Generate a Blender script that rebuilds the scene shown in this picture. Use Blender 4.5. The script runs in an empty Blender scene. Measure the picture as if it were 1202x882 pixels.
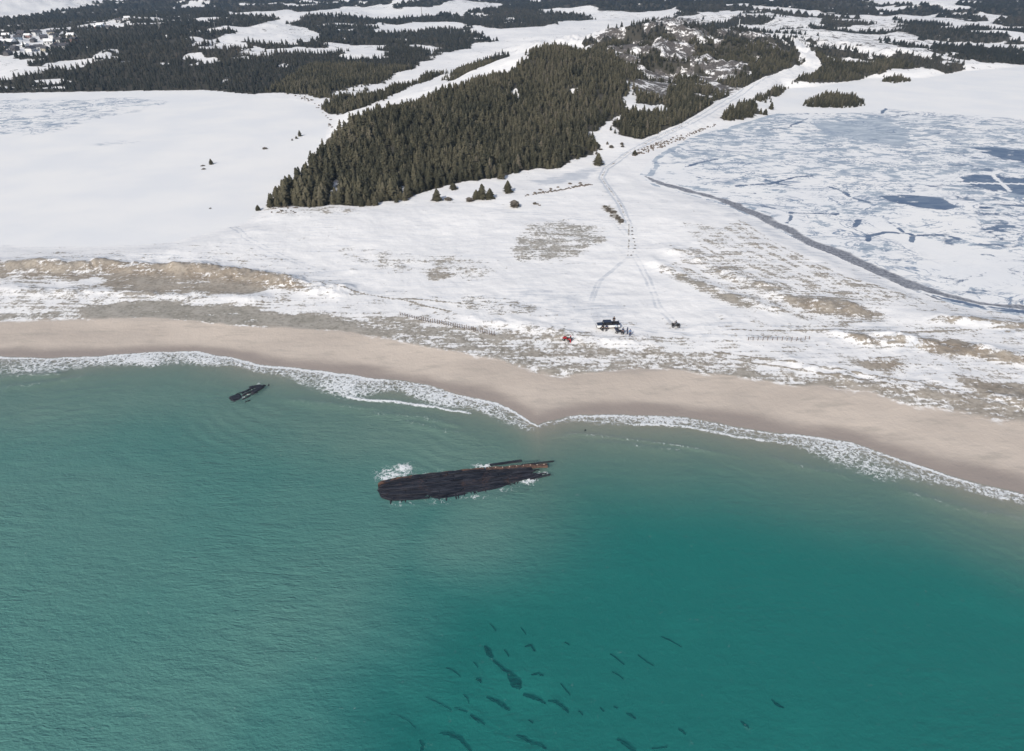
import bpy, bmesh, math, random
import numpy as np
from mathutils import Vector, Matrix

R = math.radians
random.seed(7)
rng = np.random.default_rng(11)
scene = bpy.context.scene
COL = scene.collection

# ------------------------------------------------------------------ camera
CAM_H, PITCH, F_PX = 76.0, 30.6, 812.0          # metres, degrees below the horizon, focal length in photo pixels
PW, PH = 1202.0, 882.0
cam_d = bpy.data.cameras.new('camera')
cam = bpy.data.objects.new('camera', cam_d)
COL.objects.link(cam)
cam.location = (0, 0, CAM_H)
cam.rotation_euler = (R(90 - PITCH), 0, 0)
cam_d.sensor_width = 36.0
cam_d.lens = 36.0 * F_PX / PW
cam_d.clip_start = 0.5
cam_d.clip_end = 20000
scene.camera = cam

# ------------------------------------------------------------------ sky, sun, exposure
SUN_EL, SUN_AZ = 34.0, 205.0                     # degrees; azimuth measured clockwise from +Y (the view direction)
SUN_STR, SKY_STR = 3.3, 0.11
HAZE = 0.00013                                  # density of the air over the whole bay
world = bpy.data.worlds.new('World')
scene.world = world
world.use_nodes = True
wn = world.node_tree.nodes
wl = world.node_tree.links
wn.clear()
wo = wn.new('ShaderNodeOutputWorld')
wb_ = wn.new('ShaderNodeBackground')
sk = wn.new('ShaderNodeTexSky')
sk.sky_type = 'NISHITA'
sk.sun_disc = False
sk.sun_elevation = R(SUN_EL)
sk.sun_rotation = R(SUN_AZ)
sk.dust_density = 2.5
sk.air_density = 1.0
sk.ozone_density = 1.0
wb_.inputs['Strength'].default_value = SKY_STR
wl.new(sk.outputs[0], wb_.inputs[0])
wl.new(wb_.outputs[0], wo.inputs[0])
sun_d = bpy.data.lights.new('sun', 'SUN')
sun_d.energy = SUN_STR
sun_d.angle = R(0.55)
sun_d.color = (1.0, 0.955, 0.885)
sun = bpy.data.objects.new('sun', sun_d)
COL.objects.link(sun)
_sd = Vector((math.sin(R(SUN_AZ)) * math.cos(R(SUN_EL)), math.cos(R(SUN_AZ)) * math.cos(R(SUN_EL)), math.sin(R(SUN_EL))))
sun.rotation_euler = (-_sd).to_track_quat('-Z', 'Y').to_euler()
scene.view_settings.view_transform = 'Standard'
scene.view_settings.look = 'None'
scene.view_settings.exposure = 0.10
scene.view_settings.gamma = 1.0
scene.render.engine = 'CYCLES'
scene.cycles.max_bounces = 6
scene.cycles.transparent_max_bounces = 8
scene.cycles.volume_bounces = 0

# ------------------------------------------------------------------ tagging
def tag(o, label=None, cat=None, group=None, kind=None):
    if label: o['label'] = label
    if cat: o['category'] = cat
    if group: o['group'] = group
    if kind: o['kind'] = kind
    return o

def empty(name, loc, rz=0.0, scale=1.0):
    o = bpy.data.objects.new(name, None)
    o.empty_display_size = 0.3
    o.location = loc
    o.rotation_euler = (0, 0, rz)
    o.scale = (scale,) * 3
    COL.objects.link(o)
    return o

def link(name, me, mat=None, parent=None):
    o = bpy.data.objects.new(name, me)
    COL.objects.link(o)
    if mat and not me.materials: me.materials.append(mat)
    if parent: o.parent = parent
    return o

def copy_tree(o, parent=None):
    c = o.copy()
    COL.objects.link(c)
    if parent: c.parent = parent
    for ch in o.children: copy_tree(ch, c)
    return c

# ------------------------------------------------------------------ numpy noise
def _hash(ix, iy, seed):
    h = (ix.astype(np.uint32) * np.uint32(374761393)) ^ (iy.astype(np.uint32) * np.uint32(668265263)) ^ np.uint32((seed * 2246822519) & 0xffffffff)
    h = (h ^ (h >> np.uint32(13))) * np.uint32(1274126177)
    h = h ^ (h >> np.uint32(16))
    return (h & np.uint32(0xffffff)).astype(np.float32) / np.float32(0xffffff)

def vnoise(x, y, seed=0):
    xi = np.floor(x); yi = np.floor(y)
    fx = (x - xi).astype(np.float32); fy = (y - yi).astype(np.float32)
    ix = xi.astype(np.int64); iy = yi.astype(np.int64)
    ux = fx * fx * (3 - 2 * fx); uy = fy * fy * (3 - 2 * fy)
    a = _hash(ix, iy, seed); b = _hash(ix + 1, iy, seed)
    c = _hash(ix, iy + 1, seed); d = _hash(ix + 1, iy + 1, seed)
    return (a * (1 - ux) + b * ux) * (1 - uy) + (c * (1 - ux) + d * ux) * uy

def fbm(x, y, scale, oct=4, seed=0):
    """0..1, mean 0.5; scale in metres"""
    x = np.asarray(x, dtype=np.float64) / scale; y = np.asarray(y, dtype=np.float64) / scale
    t = 0; amp = 1.0; s = 0
    for i in range(oct):
        t = t + amp * vnoise(x, y, seed + i * 17); s += amp
        x, y = (x * 0.8 - y * 0.6) * 2.03 + 13.1, (x * 0.6 + y * 0.8) * 2.03 + 7.7
        amp *= 0.5
    return t / s

def smooth(a, b, v):
    t = np.clip((v - a) / (b - a), 0, 1)
    return t * t * (3 - 2 * t)

# ------------------------------------------------------------------ photo pixel -> point on the ground
CT, ST = math.cos(R(PITCH)), math.sin(R(PITCH))
def ray(px, py):
    u = (np.asarray(px, float) - PW / 2) / F_PX
    v = (PH / 2 - np.asarray(py, float)) / F_PX
    return u, CT + v * ST, -ST + v * CT          # x, y, z direction

def at_z(px, py, z=0.0):
    dx, dy, dz = ray(px, py)
    t = (z - CAM_H) / dz
    return dx * t, dy * t

def at_y(px, py, Y):
    dx, dy, dz = ray(px, py)
    t = Y / dy
    return dx * t, Y, CAM_H + dz * t

# ------------------------------------------------------------------ shoreline curves (world y as a function of world x)
def curve(pts, z):
    p = np.array(pts, float)
    x, y = at_z(p[:, 0], p[:, 1], z)
    return x, y

SH = [(-420, 432), (-200, 424), (0, 419), (60, 421), (120, 418), (170, 415), (230, 414), (270, 420), (300, 428), (340, 433), (400, 438),
      (440, 445), (500, 452), (540, 465), (580, 473), (605, 483), (622, 495), (632, 500), (645, 495), (680, 489), (720, 487), (760, 487),
      (800, 490), (860, 500), (930, 511), (1000, 520), (1060, 540), (1120, 560), (1202, 582), (1320, 622), (1500, 690)]
BK = [(-420, 450), (-200, 446), (0, 441), (60, 440), (100, 432), (170, 434), (230, 431), (270, 434), (300, 443), (340, 452), (400, 468),
      (440, 474), (500, 480), (560, 489), (600, 504), (622, 510), (632, 506), (650, 502), (700, 504), (760, 500), (800, 504), (860, 515),
      (930, 524), (985, 550), (1030, 558), (1060, 558), (1120, 571), (1202, 596), (1320, 640), (1500, 710)]
STOP = [(-420, 385), (-200, 382), (0, 379), (60, 377), (120, 376), (180, 377), (240, 379), (300, 385), (350, 388), (400, 391), (450, 398),
        (520, 411), (600, 425), (660, 436), (720, 438), (800, 436), (860, 441), (940, 455), (1000, 463), (1060, 471), (1120, 481), (1202, 497), (1320, 520), (1500, 560)]
LAND = [(-420, 305), (0, 303), (100, 304), (200, 307), (300, 317), (345, 326), (420, 340), (480, 352), (560, 366), (640, 374), (700, 380),
        (760, 386), (840, 388), (900, 372), (1000, 352), (1100, 366), (1202, 377), (1500, 400)]
SHX, SHY = curve(SH, 0.0)
BKX, BKY = curve(BK, 0.0)
STX, STY = curve(STOP, 1.4)
LNX, LNY = curve(LAND, 2.0)
def shore_y(x): return np.interp(x, SHX, SHY) + (fbm(x, x * 0 + 3.3, 6.0, 3, 5) - 0.5) * 1.6
def sandtop_y(x): return np.interp(x, STX, STY)

# ------------------------------------------------------------------ relief
CTRL = []
def cz(pts, z):
    for px, py in pts:
        x, y = at_z(px, py, z); CTRL.append((float(x), float(y), z))
def cy(pts, dz=0.0):
    for px, py, Y in pts:
        x, y, z = at_y(px, py, Y); CTRL.append((float(x), float(y), float(z) + dz))
cz([(-300, 300), (0, 300), (200, 300), (350, 290), (500, 262), (600, 242), (720, 222), (820, 262), (950, 325), (1100, 372), (1300, 405),
    (0, 350), (300, 350), (600, 390), (900, 400), (1200, 440), (1450, 480), (-300, 360)], 1.7)
cz([(0, 200), (150, 150), (300, 150), (0, 113), (-300, 200), (-300, 120), (290, 230), (200, 112), (800, 190), (900, 160), (1000, 200),
    (1150, 150), (1190, 300), (1400, 200), (1000, 112), (1150, 100), (1400, 110)], 0.7)
cz([(318, 240), (400, 241), (470, 235), (560, 214), (640, 198), (700, 181), (780, 163), (850, 138), (900, 122)], 2.0)
cz([(392, 140), (440, 116), (500, 95), (560, 76), (620, 57), (690, 36), (600, 42), (480, 100), (540, 70)], 2.2)
cy([(335, 226, 262), (365, 190, 290), (400, 152, 325), (440, 130, 350), (480, 116, 375), (520, 103, 398), (560, 90, 420), (600, 75, 445),
    (625, 63, 458), (650, 54, 480), (690, 59, 505), (730, 70, 525)], -4.8)
cy([(745, 92, 525), (800, 24, 700), (770, 35, 660), (745, 55, 610), (850, 42, 670), (880, 52, 650), (905, 60, 620), (935, 76, 590), (820, 60, 600), (860, 85, 540), (800, 100, 500)], 0.0)
cz([(960, 90), (1000, 90), (1100, 80), (940, 30), (900, 22), (1000, 40), (1180, 60)], 4.0)
cy([(250, 36, 900), (400, 58, 700), (330, 50, 780)], 0.0)
cz([(0, 60), (100, 50), (150, 85), (50, 85), (-200, 70), (60, 10), (560, 20), (1100, 30), (1040, 60), (1300, 50)], 4.0)
for a in range(-60, 61, 15):
    for rr, zz in ((1900, 12), (3200, 38), (5200, 62), (7500, 70)):
        CTRL.append((rr * math.sin(R(a)), rr * math.cos(R(a)), zz + 6 * math.sin(a * 1.7 + rr)))
C = np.array(CTRL)
# drop controls that sit on top of each other
keep = []
for i in range(len(C)):
    if all(math.hypot(C[i, 0] - C[j, 0], C[i, 1] - C[j, 1]) > 7 for j in keep): keep.append(i)
C = C[keep]
_n = len(C)
_D = np.hypot(C[:, None, 0] - C[None, :, 0], C[:, None, 1] - C[None, :, 1])
_A = np.zeros((_n + 1, _n + 1))
_A[:_n, :_n] = -_D - np.eye(_n) * 4.0
_A[:_n, _n] = 1; _A[_n, :_n] = 1
_W = np.linalg.solve(_A, np.append(C[:, 2], 0.0))
def rbf(x, y):
    out = np.full(x.shape, _W[_n])
    for i in range(_n):
        out -= _W[i] * np.sqrt((x - C[i, 0]) ** 2 + (y - C[i, 1]) ** 2)
    return out

def seg_dist(pts, x, y, widths=None):
    """distance to a polyline (and, if given, the width interpolated along it)"""
    best = np.full(x.shape, 1e9); bw = np.zeros(x.shape)
    for i in range(len(pts) - 1):
        ax, ay = pts[i]; bx, by = pts[i + 1]
        vx, vy = bx - ax, by - ay
        L = vx * vx + vy * vy + 1e-9
        t = np.clip(((x - ax) * vx + (y - ay) * vy) / L, 0, 1)
        d = np.hypot(x - ax - t * vx, y - ay - t * vy)
        m = d < best
        best = np.where(m, d, best)
        if widths is not None: bw = np.where(m, widths[i] * (1 - t) + widths[i + 1] * t, bw)
    return (best, bw) if widths is not None else best

def boxed(fn, pts, x, y, margin, fill):
    p = np.array(pts)
    m = (x > p[:, 0].min() - margin) & (x < p[:, 0].max() + margin) & (y > p[:, 1].min() - margin) & (y < p[:, 1].max() + margin)
    out = np.full(x.shape, fill, float)
    if m.any(): out[m] = fn(x[m], y[m])
    return out

def sdf(poly, x, y, margin=60.0):
    """signed distance, positive inside"""
    def f(xx, yy):
        p = poly
        ins = np.zeros(xx.shape, bool)
        j = len(p) - 1
        for i in range(len(p)):
            x0, y0 = p[j]; x1, y1 = p[i]
            c = ((y1 > yy) != (y0 > yy)) & (xx < (x0 - x1) * (yy - y1) / (y0 - y1 + 1e-12) + x1)
            ins ^= c
            j = i
        d = seg_dist(list(p) + [p[0]], xx, yy)
        return np.where(ins, d, -d)
    return boxed(f, poly, x, y, margin, -margin)

# flat ponds
def zpoly(pts, z):
    p = np.array(pts, float); x, y = at_z(p[:, 0], p[:, 1], z)
    return list(zip(x.tolist(), y.tolist()))
POND_Z = 0.7
POND_L = zpoly([(-420, 115), (0, 110), (100, 108), (240, 106), (300, 112), (345, 118), (375, 125), (390, 140), (380, 165), (348, 200), (315, 236),
                (290, 262), (200, 286), (100, 291), (0, 288), (-420, 292)], POND_Z)
POND_R = zpoly([(748, 206), (765, 218), (800, 226), (850, 240), (900, 262), (950, 288), (1000, 309), (1050, 332), (1100, 352), (1150, 364), (1202, 373),
                (1500, 405), (1500, 80), (1202, 78), (1130, 84), (1085, 92), (1020, 92), (960, 102), (925, 104), (905, 122), (915, 131), (880, 142), (840, 152),
                (805, 165), (780, 175), (762, 188)], POND_Z)

# dune ridges: (photo line, height, half width)
DUNES = [([(-420, 309), (-100, 309), (0, 310), (60, 311), (100, 313)], 2.2, 3.5),
         ([(120, 309), (200, 313), (260, 317), (310, 324), (345, 331), (400, 341)], 3.0, 3.5),
         ([(0, 338), (90, 342), (180, 345), (300, 350)], 0.8, 3.0),
         ([(1040, 397), (1100, 406), (1170, 415), (1260, 428)], 2.2, 3.2),
         ([(985, 392), (1020, 399), (1055, 404)], 1.5, 2.4),
         ([(1100, 372), (1202, 382), (1400, 396)], 1.6, 3.0),
         ([(765, 305), (800, 322), (850, 345), (905, 362)], 0.9, 2.5),
         ([(790, 292), (850, 318), (930, 350), (1000, 362)], 1.2, 4.0),
         ([(560, 372), (640, 385), (700, 398), (760, 402)], 0.8, 3.0),
         ([(930, 425), (1000, 440), (1100, 455), (1202, 470)], 0.9, 4.0)]
DUNES = [(zpoly(l, 2.0), h, w) for l, h, w in DUNES]

def height0(x, y):
    h = rbf(x, y)
    s = (y - shore_y(x)) * 0.96
    w = np.maximum((sandtop_y(x) - np.interp(x, SHX, SHY)) * 0.96, 6)
    sea = np.interp(s, [-260, -120, -70, -40, -15, -5, 0], [-9, -5.2, -3.9, -2.8, -1.25, -0.42, 0])
    u = np.clip(s / w, 0, 1)
    beach = 1.5 * (0.72 * u + 0.28 * u * u)
    z = np.where(s < 0, sea, beach)
    b = smooth(0, 1, (s - w) / 22.0)
    z = np.where(s > w, 1.5 * (1 - b) + np.maximum(h, 0.9) * b, z)
    r = np.hypot(x, y)
    z = z + smooth(560, 900, r) * ((fbm(x, y, 170, 4, 12) - 0.45) * 26 * (1 + smooth(1200, 2500, r)))
    for p, a in ((POND_L, 14), (POND_R, 10)):
        d = sdf(p, x, y, 30)
        m = smooth(-a, 0.5, d)
        z = z * (1 - m) + POND_Z * m
    return z

def height(x, y):
    x = np.asarray(x, float); y = np.asarray(y, float)
    z = height0(x, y)
    s = y - shore_y(x)
    r = np.hypot(x, y)
    dune = np.zeros(x.shape)
    for l, a, w in DUNES:
        d = boxed(lambda xx, yy: seg_dist(l, xx, yy), l, x, y, w * 3, 1e3)
        dune = np.maximum(dune, a * np.exp(-(d / w) ** 2))
    n = fbm(x, y, 9, 4, 3)
    n2 = fbm(x, y, 3.2, 4, 4)
    z = z + dune * (0.05 + 0.95 * n) * (0.75 + 0.5 * n2) + np.minimum(dune, 1) * (n2 - 0.5) * 0.9
    pl = np.maximum(sdf(POND_L, x, y, 30), sdf(POND_R, x, y, 30))
    dry = smooth(3, -12, pl) * smooth(14, 40, s)
    z = z + dry * ((fbm(x, y, 26, 4, 8) - 0.5) * 1.3 + (n - 0.5) * 0.55 + (fbm(x, y, 2.6, 3, 9) - 0.5) * 0.22 * smooth(300, 200, r))
    hilly = smooth(5, 14, z) * dry
    rough = fbm(x, y, 42, 5, 21)
    z = z + hilly * ((rough - 0.5) * 9 + (np.abs(fbm(x, y, 34, 5, 31) - 0.5) * -34 + 3.6) * smooth(480, 560, r) * smooth(850, 760, r))
    z = z - smooth(0.5, 3.0, pl) * 0.35                      # the pond bed lies under the ice sheet
    return z

def hit(pts):
    """where the view ray of each photo pixel meets the ground"""
    p = np.array(pts, float)
    dx, dy, dz = ray(p[:, 0], p[:, 1])
    out = []
    ts = np.exp(np.linspace(math.log(60), math.log(9500), 1500))
    X = dx[:, None] * ts; Y = dy[:, None] * ts; Z = CAM_H + dz[:, None] * ts
    Hh = height0(X.ravel(), Y.ravel()).reshape(X.shape)
    below = Z <= Hh
    for i in range(len(p)):
        k = np.argmax(below[i]) if below[i].any() else len(ts) - 1
        k = max(k, 1)
        a = Z[i, k - 1] - Hh[i, k - 1]; b = Hh[i, k] - Z[i, k]
        t = a / (a + b) if (a + b) > 1e-9 else 1.0
        t = min(max(t, 0), 1)
        out.append((float(X[i, k - 1] * (1 - t) + X[i, k] * t), float(Y[i, k - 1] * (1 - t) + Y[i, k] * t)))
    return out

def spot(px, py):
    x, y = hit([(px, py)])[0]
    return x, y, float(height(np.array([x]), np.array([y]))[0])

# ------------------------------------------------------------------ node helpers
class NT:
    def __init__(self, name):
        self.m = bpy.data.materials.new(name); self.m.use_nodes = True
        self.t = self.m.node_tree; self.t.nodes.clear()
        self.out = self.n('ShaderNodeOutputMaterial')
    def n(self, typ, **kw):
        nd = self.t.nodes.new(typ)
        for k, v in kw.items():
            if k in nd.inputs.keys() if isinstance(k, str) else False: self.s(nd.inputs[k], v)
            else: setattr(nd, k, v)
        return nd
    def s(self, sock, v):
        if isinstance(v, bpy.types.NodeSocket): self.t.links.new(v, sock)
        else: sock.default_value = v if not (isinstance(v, tuple) and len(v) == 3 and sock.type == 'RGBA') else (*v, 1.0)
    def attr(self, name):
        a = self.n('ShaderNodeAttribute'); a.attribute_name = name; return a.outputs['Fac']
    def pos(self):
        return self.n('ShaderNodeNewGeometry').outputs['Position']
    def math(self, op, a, b=0.0, c=None, clamp=False):
        nd = self.n('ShaderNodeMath'); nd.operation = op; nd.use_clamp = clamp
        self.s(nd.inputs[0], a); self.s(nd.inputs[1], b)
        if c is not None: self.s(nd.inputs[2], c)
        return nd.outputs[0]
    def noise(self, scale, detail=4, rough=0.55, vec=None, dist=0.0):
        nd = self.n('ShaderNodeTexNoise')
        nd.inputs['Scale'].default_value = scale; nd.inputs['Detail'].default_value = detail
        nd.inputs['Roughness'].default_value = rough; nd.inputs['Distortion'].default_value = dist
        self.s(nd.inputs['Vector'], vec if vec is not None else self.pos())
        return nd.outputs['Fac']
    def stretch(self, sx, sy, sz=1.0, rz=0.0):
        nd = self.n('ShaderNodeMapping'); self.s(nd.inputs['Vector'], self.pos())
        nd.inputs['Scale'].default_value = (sx, sy, sz); nd.inputs['Rotation'].default_value = (0, 0, rz)
        return nd.outputs[0]
    def ramp(self, v, a, b, lo=0.0, hi=1.0):
        nd = self.n('ShaderNodeMapRange'); nd.interpolation_type = 'SMOOTHSTEP'
        self.s(nd.inputs['Value'], v); self.s(nd.inputs['From Min'], a); self.s(nd.inputs['From Max'], b)
        nd.inputs['To Min'].default_value = lo; nd.inputs['To Max'].default_value = hi
        return nd.outputs[0]
    def mix(self, f, a, b):
        nd = self.n('ShaderNodeMix'); nd.data_type = 'RGBA'
        self.s(nd.inputs[0], f); self.s(nd.inputs[6], a); self.s(nd.inputs[7], b)
        return nd.outputs[2]
    def bump(self, h, strength, dist):
        nd = self.n('ShaderNodeBump'); nd.inputs['Strength'].default_value = strength; nd.inputs['Distance'].default_value = dist
        self.s(nd.inputs['Height'], h); return nd.outputs[0]
    def principled(self, col, rough=0.8, spec=0.3, normal=None, metal=0.0):
        nd = self.n('ShaderNodeBsdfPrincipled')
        self.s(nd.inputs['Base Color'], col); self.s(nd.inputs['Roughness'], rough)
        self.s(nd.inputs['Specular IOR Level'], spec); nd.inputs['Metallic'].default_value = metal
        if normal is not None: self.s(nd.inputs['Normal'], normal)
        return nd.outputs[0]
    def done(self, shader):
        self.t.links.new(shader, self.out.inputs['Surface']); return self.m

# ------------------------------------------------------------------ materials
def mat_ground():
    t = NT('snowy_ground')
    veg, brown, sand, wet = t.attr('veg'), t.attr('brown'), t.attr('sand'), t.attr('wet')
    forest, rock, blue = t.attr('forest'), t.attr('rock'), t.attr('blue')
    big, mid, fine, tiny = t.noise(0.035, 4), t.noise(0.22, 5, 0.6), t.noise(1.1, 4, 0.65), t.noise(4.5, 3, 0.6)
    streak = t.noise(1.0, 4, 0.6, t.stretch(0.10, 0.9, 1, R(-8)))
    # snow
    snow = t.mix(t.ramp(big, 0.3, 0.7), (0.84, 0.83, 0.815), (0.775, 0.77, 0.765))
    snow = t.mix(t.ramp(streak, 0.5, 0.68, 0, 0.55), snow, (0.64, 0.66, 0.695))
    snow = t.mix(t.ramp(t.noise(0.5, 6, 0.72, t.stretch(0.35, 1.0, 1, R(10))), 0.54, 0.72, 0, 0.5), snow, (0.60, 0.61, 0.63))
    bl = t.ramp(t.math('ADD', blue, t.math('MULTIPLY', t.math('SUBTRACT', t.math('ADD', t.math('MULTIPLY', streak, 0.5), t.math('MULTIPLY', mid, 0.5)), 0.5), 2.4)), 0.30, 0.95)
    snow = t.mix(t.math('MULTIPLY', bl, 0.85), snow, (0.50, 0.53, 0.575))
    # dune grass, heath and bare sandy soil
    g = t.mix(t.ramp(mid, 0.3, 0.7), (0.285, 0.272, 0.235), (0.40, 0.375, 0.335))
    b = t.mix(t.ramp(mid, 0.3, 0.7), (0.265, 0.215, 0.165), (0.375, 0.330, 0.275))
    gb = t.mix(brown, g, b)
    gb = t.mix(t.ramp(fine, 0.45, 0.70, 0, 0.45), gb, (0.105, 0.098, 0.082))
    n = t.math('ADD', t.math('MULTIPLY', mid, 0.42), t.math('ADD', t.math('MULTIPLY', fine, 0.40), t.math('MULTIPLY', tiny, 0.24)))
    n = t.math('ADD', n, t.math('MULTIPLY', t.math('SUBTRACT', streak, 0.5), 0.38))
    vf = t.ramp(t.math('ADD', veg, t.math('MULTIPLY', t.math('SUBTRACT', n, 0.53), 2.6)), 0.42, 0.62)
    col = t.mix(vf, snow, gb)
    # rock outcrops
    rk = t.mix(t.ramp(fine, 0.3, 0.7), (0.055, 0.050, 0.047), (0.155, 0.140, 0.128))
    rf = t.ramp(t.math('ADD', rock, t.math('MULTIPLY', t.math('SUBTRACT', t.math('ADD', t.math('MULTIPLY', t.noise(0.10, 6, 0.70), 0.65), t.math('MULTIPLY', t.noise(0.45, 4, 0.65), 0.35)), 0.5), 2.8)), 0.46, 0.62)
    col = t.mix(rf, col, rk)
    # litter and low heath below the trees
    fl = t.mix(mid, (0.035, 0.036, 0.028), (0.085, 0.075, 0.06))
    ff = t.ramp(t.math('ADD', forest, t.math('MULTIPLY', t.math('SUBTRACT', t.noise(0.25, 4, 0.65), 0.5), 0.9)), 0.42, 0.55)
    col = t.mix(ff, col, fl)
    # beach sand
    sd = t.mix(t.ramp(t.noise(0.06, 4, 0.55, t.stretch(0.35, 1.0)), 0.35, 0.68), (0.535, 0.468, 0.405), (0.435, 0.380, 0.332))
    sd = t.mix(t.ramp(tiny, 0.4, 0.8, 0, 0.25), sd, (0.42, 0.36, 0.31))
    sd = t.mix(t.ramp(t.noise(0.5, 5, 0.65, t.stretch(0.25, 1.0)), 0.50, 0.70, 0, 0.6), sd, (0.36, 0.325, 0.285))
    sd = t.mix(t.ramp(t.noise(0.03, 3, 0.5), 0.56, 0.70, 0, 0.5), sd, (0.37, 0.33, 0.29))
    wf = t.ramp(t.math('ADD', wet, t.math('MULTIPLY', t.math('SUBTRACT', t.noise(0.10, 4, 0.5, t.stretch(0.5, 1.0)), 0.5), 1.5)), 0.15, 0.95)
    sd = t.mix(wf, sd, (0.300, 0.258, 0.230))
    sf = t.ramp(t.math('ADD', sand, t.math('MULTIPLY', t.math('SUBTRACT', t.math('ADD', t.math('MULTIPLY', mid, 0.6), t.math('MULTIPLY', fine, 0.4)), 0.5), 1.7)), 0.30, 0.75)
    col = t.mix(sf, col, sd)
    bh = t.math('ADD', t.math('MULTIPLY', mid, 0.7), t.math('ADD', t.math('MULTIPLY', fine, 0.3), t.math('MULTIPLY', vf, 0.15)))
    nb = t.bump(bh, 0.55, 0.5)
    rough = t.math('SUBTRACT', 0.92, t.math('MULTIPLY', t.math('MULTIPLY', wf, sf), 0.42))
    return t.done(t.principled(col, rough, 0.25, nb))

def mat_pond():
    t = NT('pond_ice')
    dark, grey = t.attr('dark'), t.attr('grey')
    n1 = t.noise(0.055, 6, 0.66, t.stretch(0.75, 1.0, 1, R(12)), 0.9)
    n2 = t.noise(0.22, 5, 0.62, t.stretch(0.6, 1.0, 1, R(-10)), 0.8)
    n3 = t.noise(1.2, 3, 0.6)
    snow = t.mix(t.ramp(t.noise(0.03, 4), 0.3, 0.7), (0.82, 0.815, 0.80), (0.75, 0.76, 0.77))
    nn = t.math('ADD', t.math('MULTIPLY', n1, 0.46), t.math('ADD', t.math('MULTIPLY', n2, 0.42), t.math('MULTIPLY', n3, 0.12)))
    nz = t.math('MULTIPLY', t.math('SUBTRACT', nn, 0.5), 2.6)
    gf = t.ramp(t.math('ADD', grey, nz), 0.46, 0.58)
    col = t.mix(gf, snow, t.mix(t.ramp(n2, 0.35, 0.65), (0.50, 0.55, 0.60), (0.32, 0.38, 0.45)))
    nd2 = t.noise(0.12, 6, 0.68, t.stretch(0.6, 1.0, 1, R(-16)), 1.2)
    df = t.ramp(t.math('ADD', dark, t.math('ADD', t.math('MULTIPLY', nz, 0.6), t.math('MULTIPLY', t.math('SUBTRACT', nd2, 0.5), 1.5))), 0.44, 0.58)
    ln = t.math('ABSOLUTE', t.math('SUBTRACT', t.noise(0.045, 5, 0.6, t.stretch(0.7, 1.0, 1, R(20)), 1.6), 0.5))
    ln2 = t.math('ABSOLUTE', t.math('SUBTRACT', t.noise(0.11, 4, 0.6, t.stretch(0.6, 1.0, 1, R(-12)), 1.2), 0.5))
    lines = t.math('MULTIPLY', t.math('MAXIMUM', t.ramp(ln, 0.004, 0.022, 1, 0), t.ramp(ln2, 0.004, 0.020, 0.8, 0)), t.ramp(grey, 0.0, 0.35))
    col = t.mix(t.math('MULTIPLY', lines, t.ramp(t.noise(0.05, 3), 0.40, 0.55)), col, (0.24, 0.30, 0.39))
    open_ = t.mix(t.ramp(n2, 0.35, 0.7), (0.085, 0.125, 0.205), (0.17, 0.215, 0.29))
    col = t.mix(df, col, open_)
    mud_tone = t.attr('mud_tone')
    mf = t.ramp(t.math('ADD', mud_tone, t.math('MULTIPLY', t.math('SUBTRACT', nn, 0.5), 2.4)), 0.30, 0.85)
    col = t.mix(mf, col, t.mix(t.ramp(n3, 0.3, 0.7), (0.12, 0.13, 0.16), (0.30, 0.315, 0.345)))
    nb = t.bump(t.math('SUBTRACT', n2, t.math('MULTIPLY', df, 0.3)), 0.25, 0.25)
    rough = t.math('SUBTRACT', 0.9, t.math('MULTIPLY', df, 0.5))
    return t.done(t.principled(col, rough, 0.25, nb))

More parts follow.
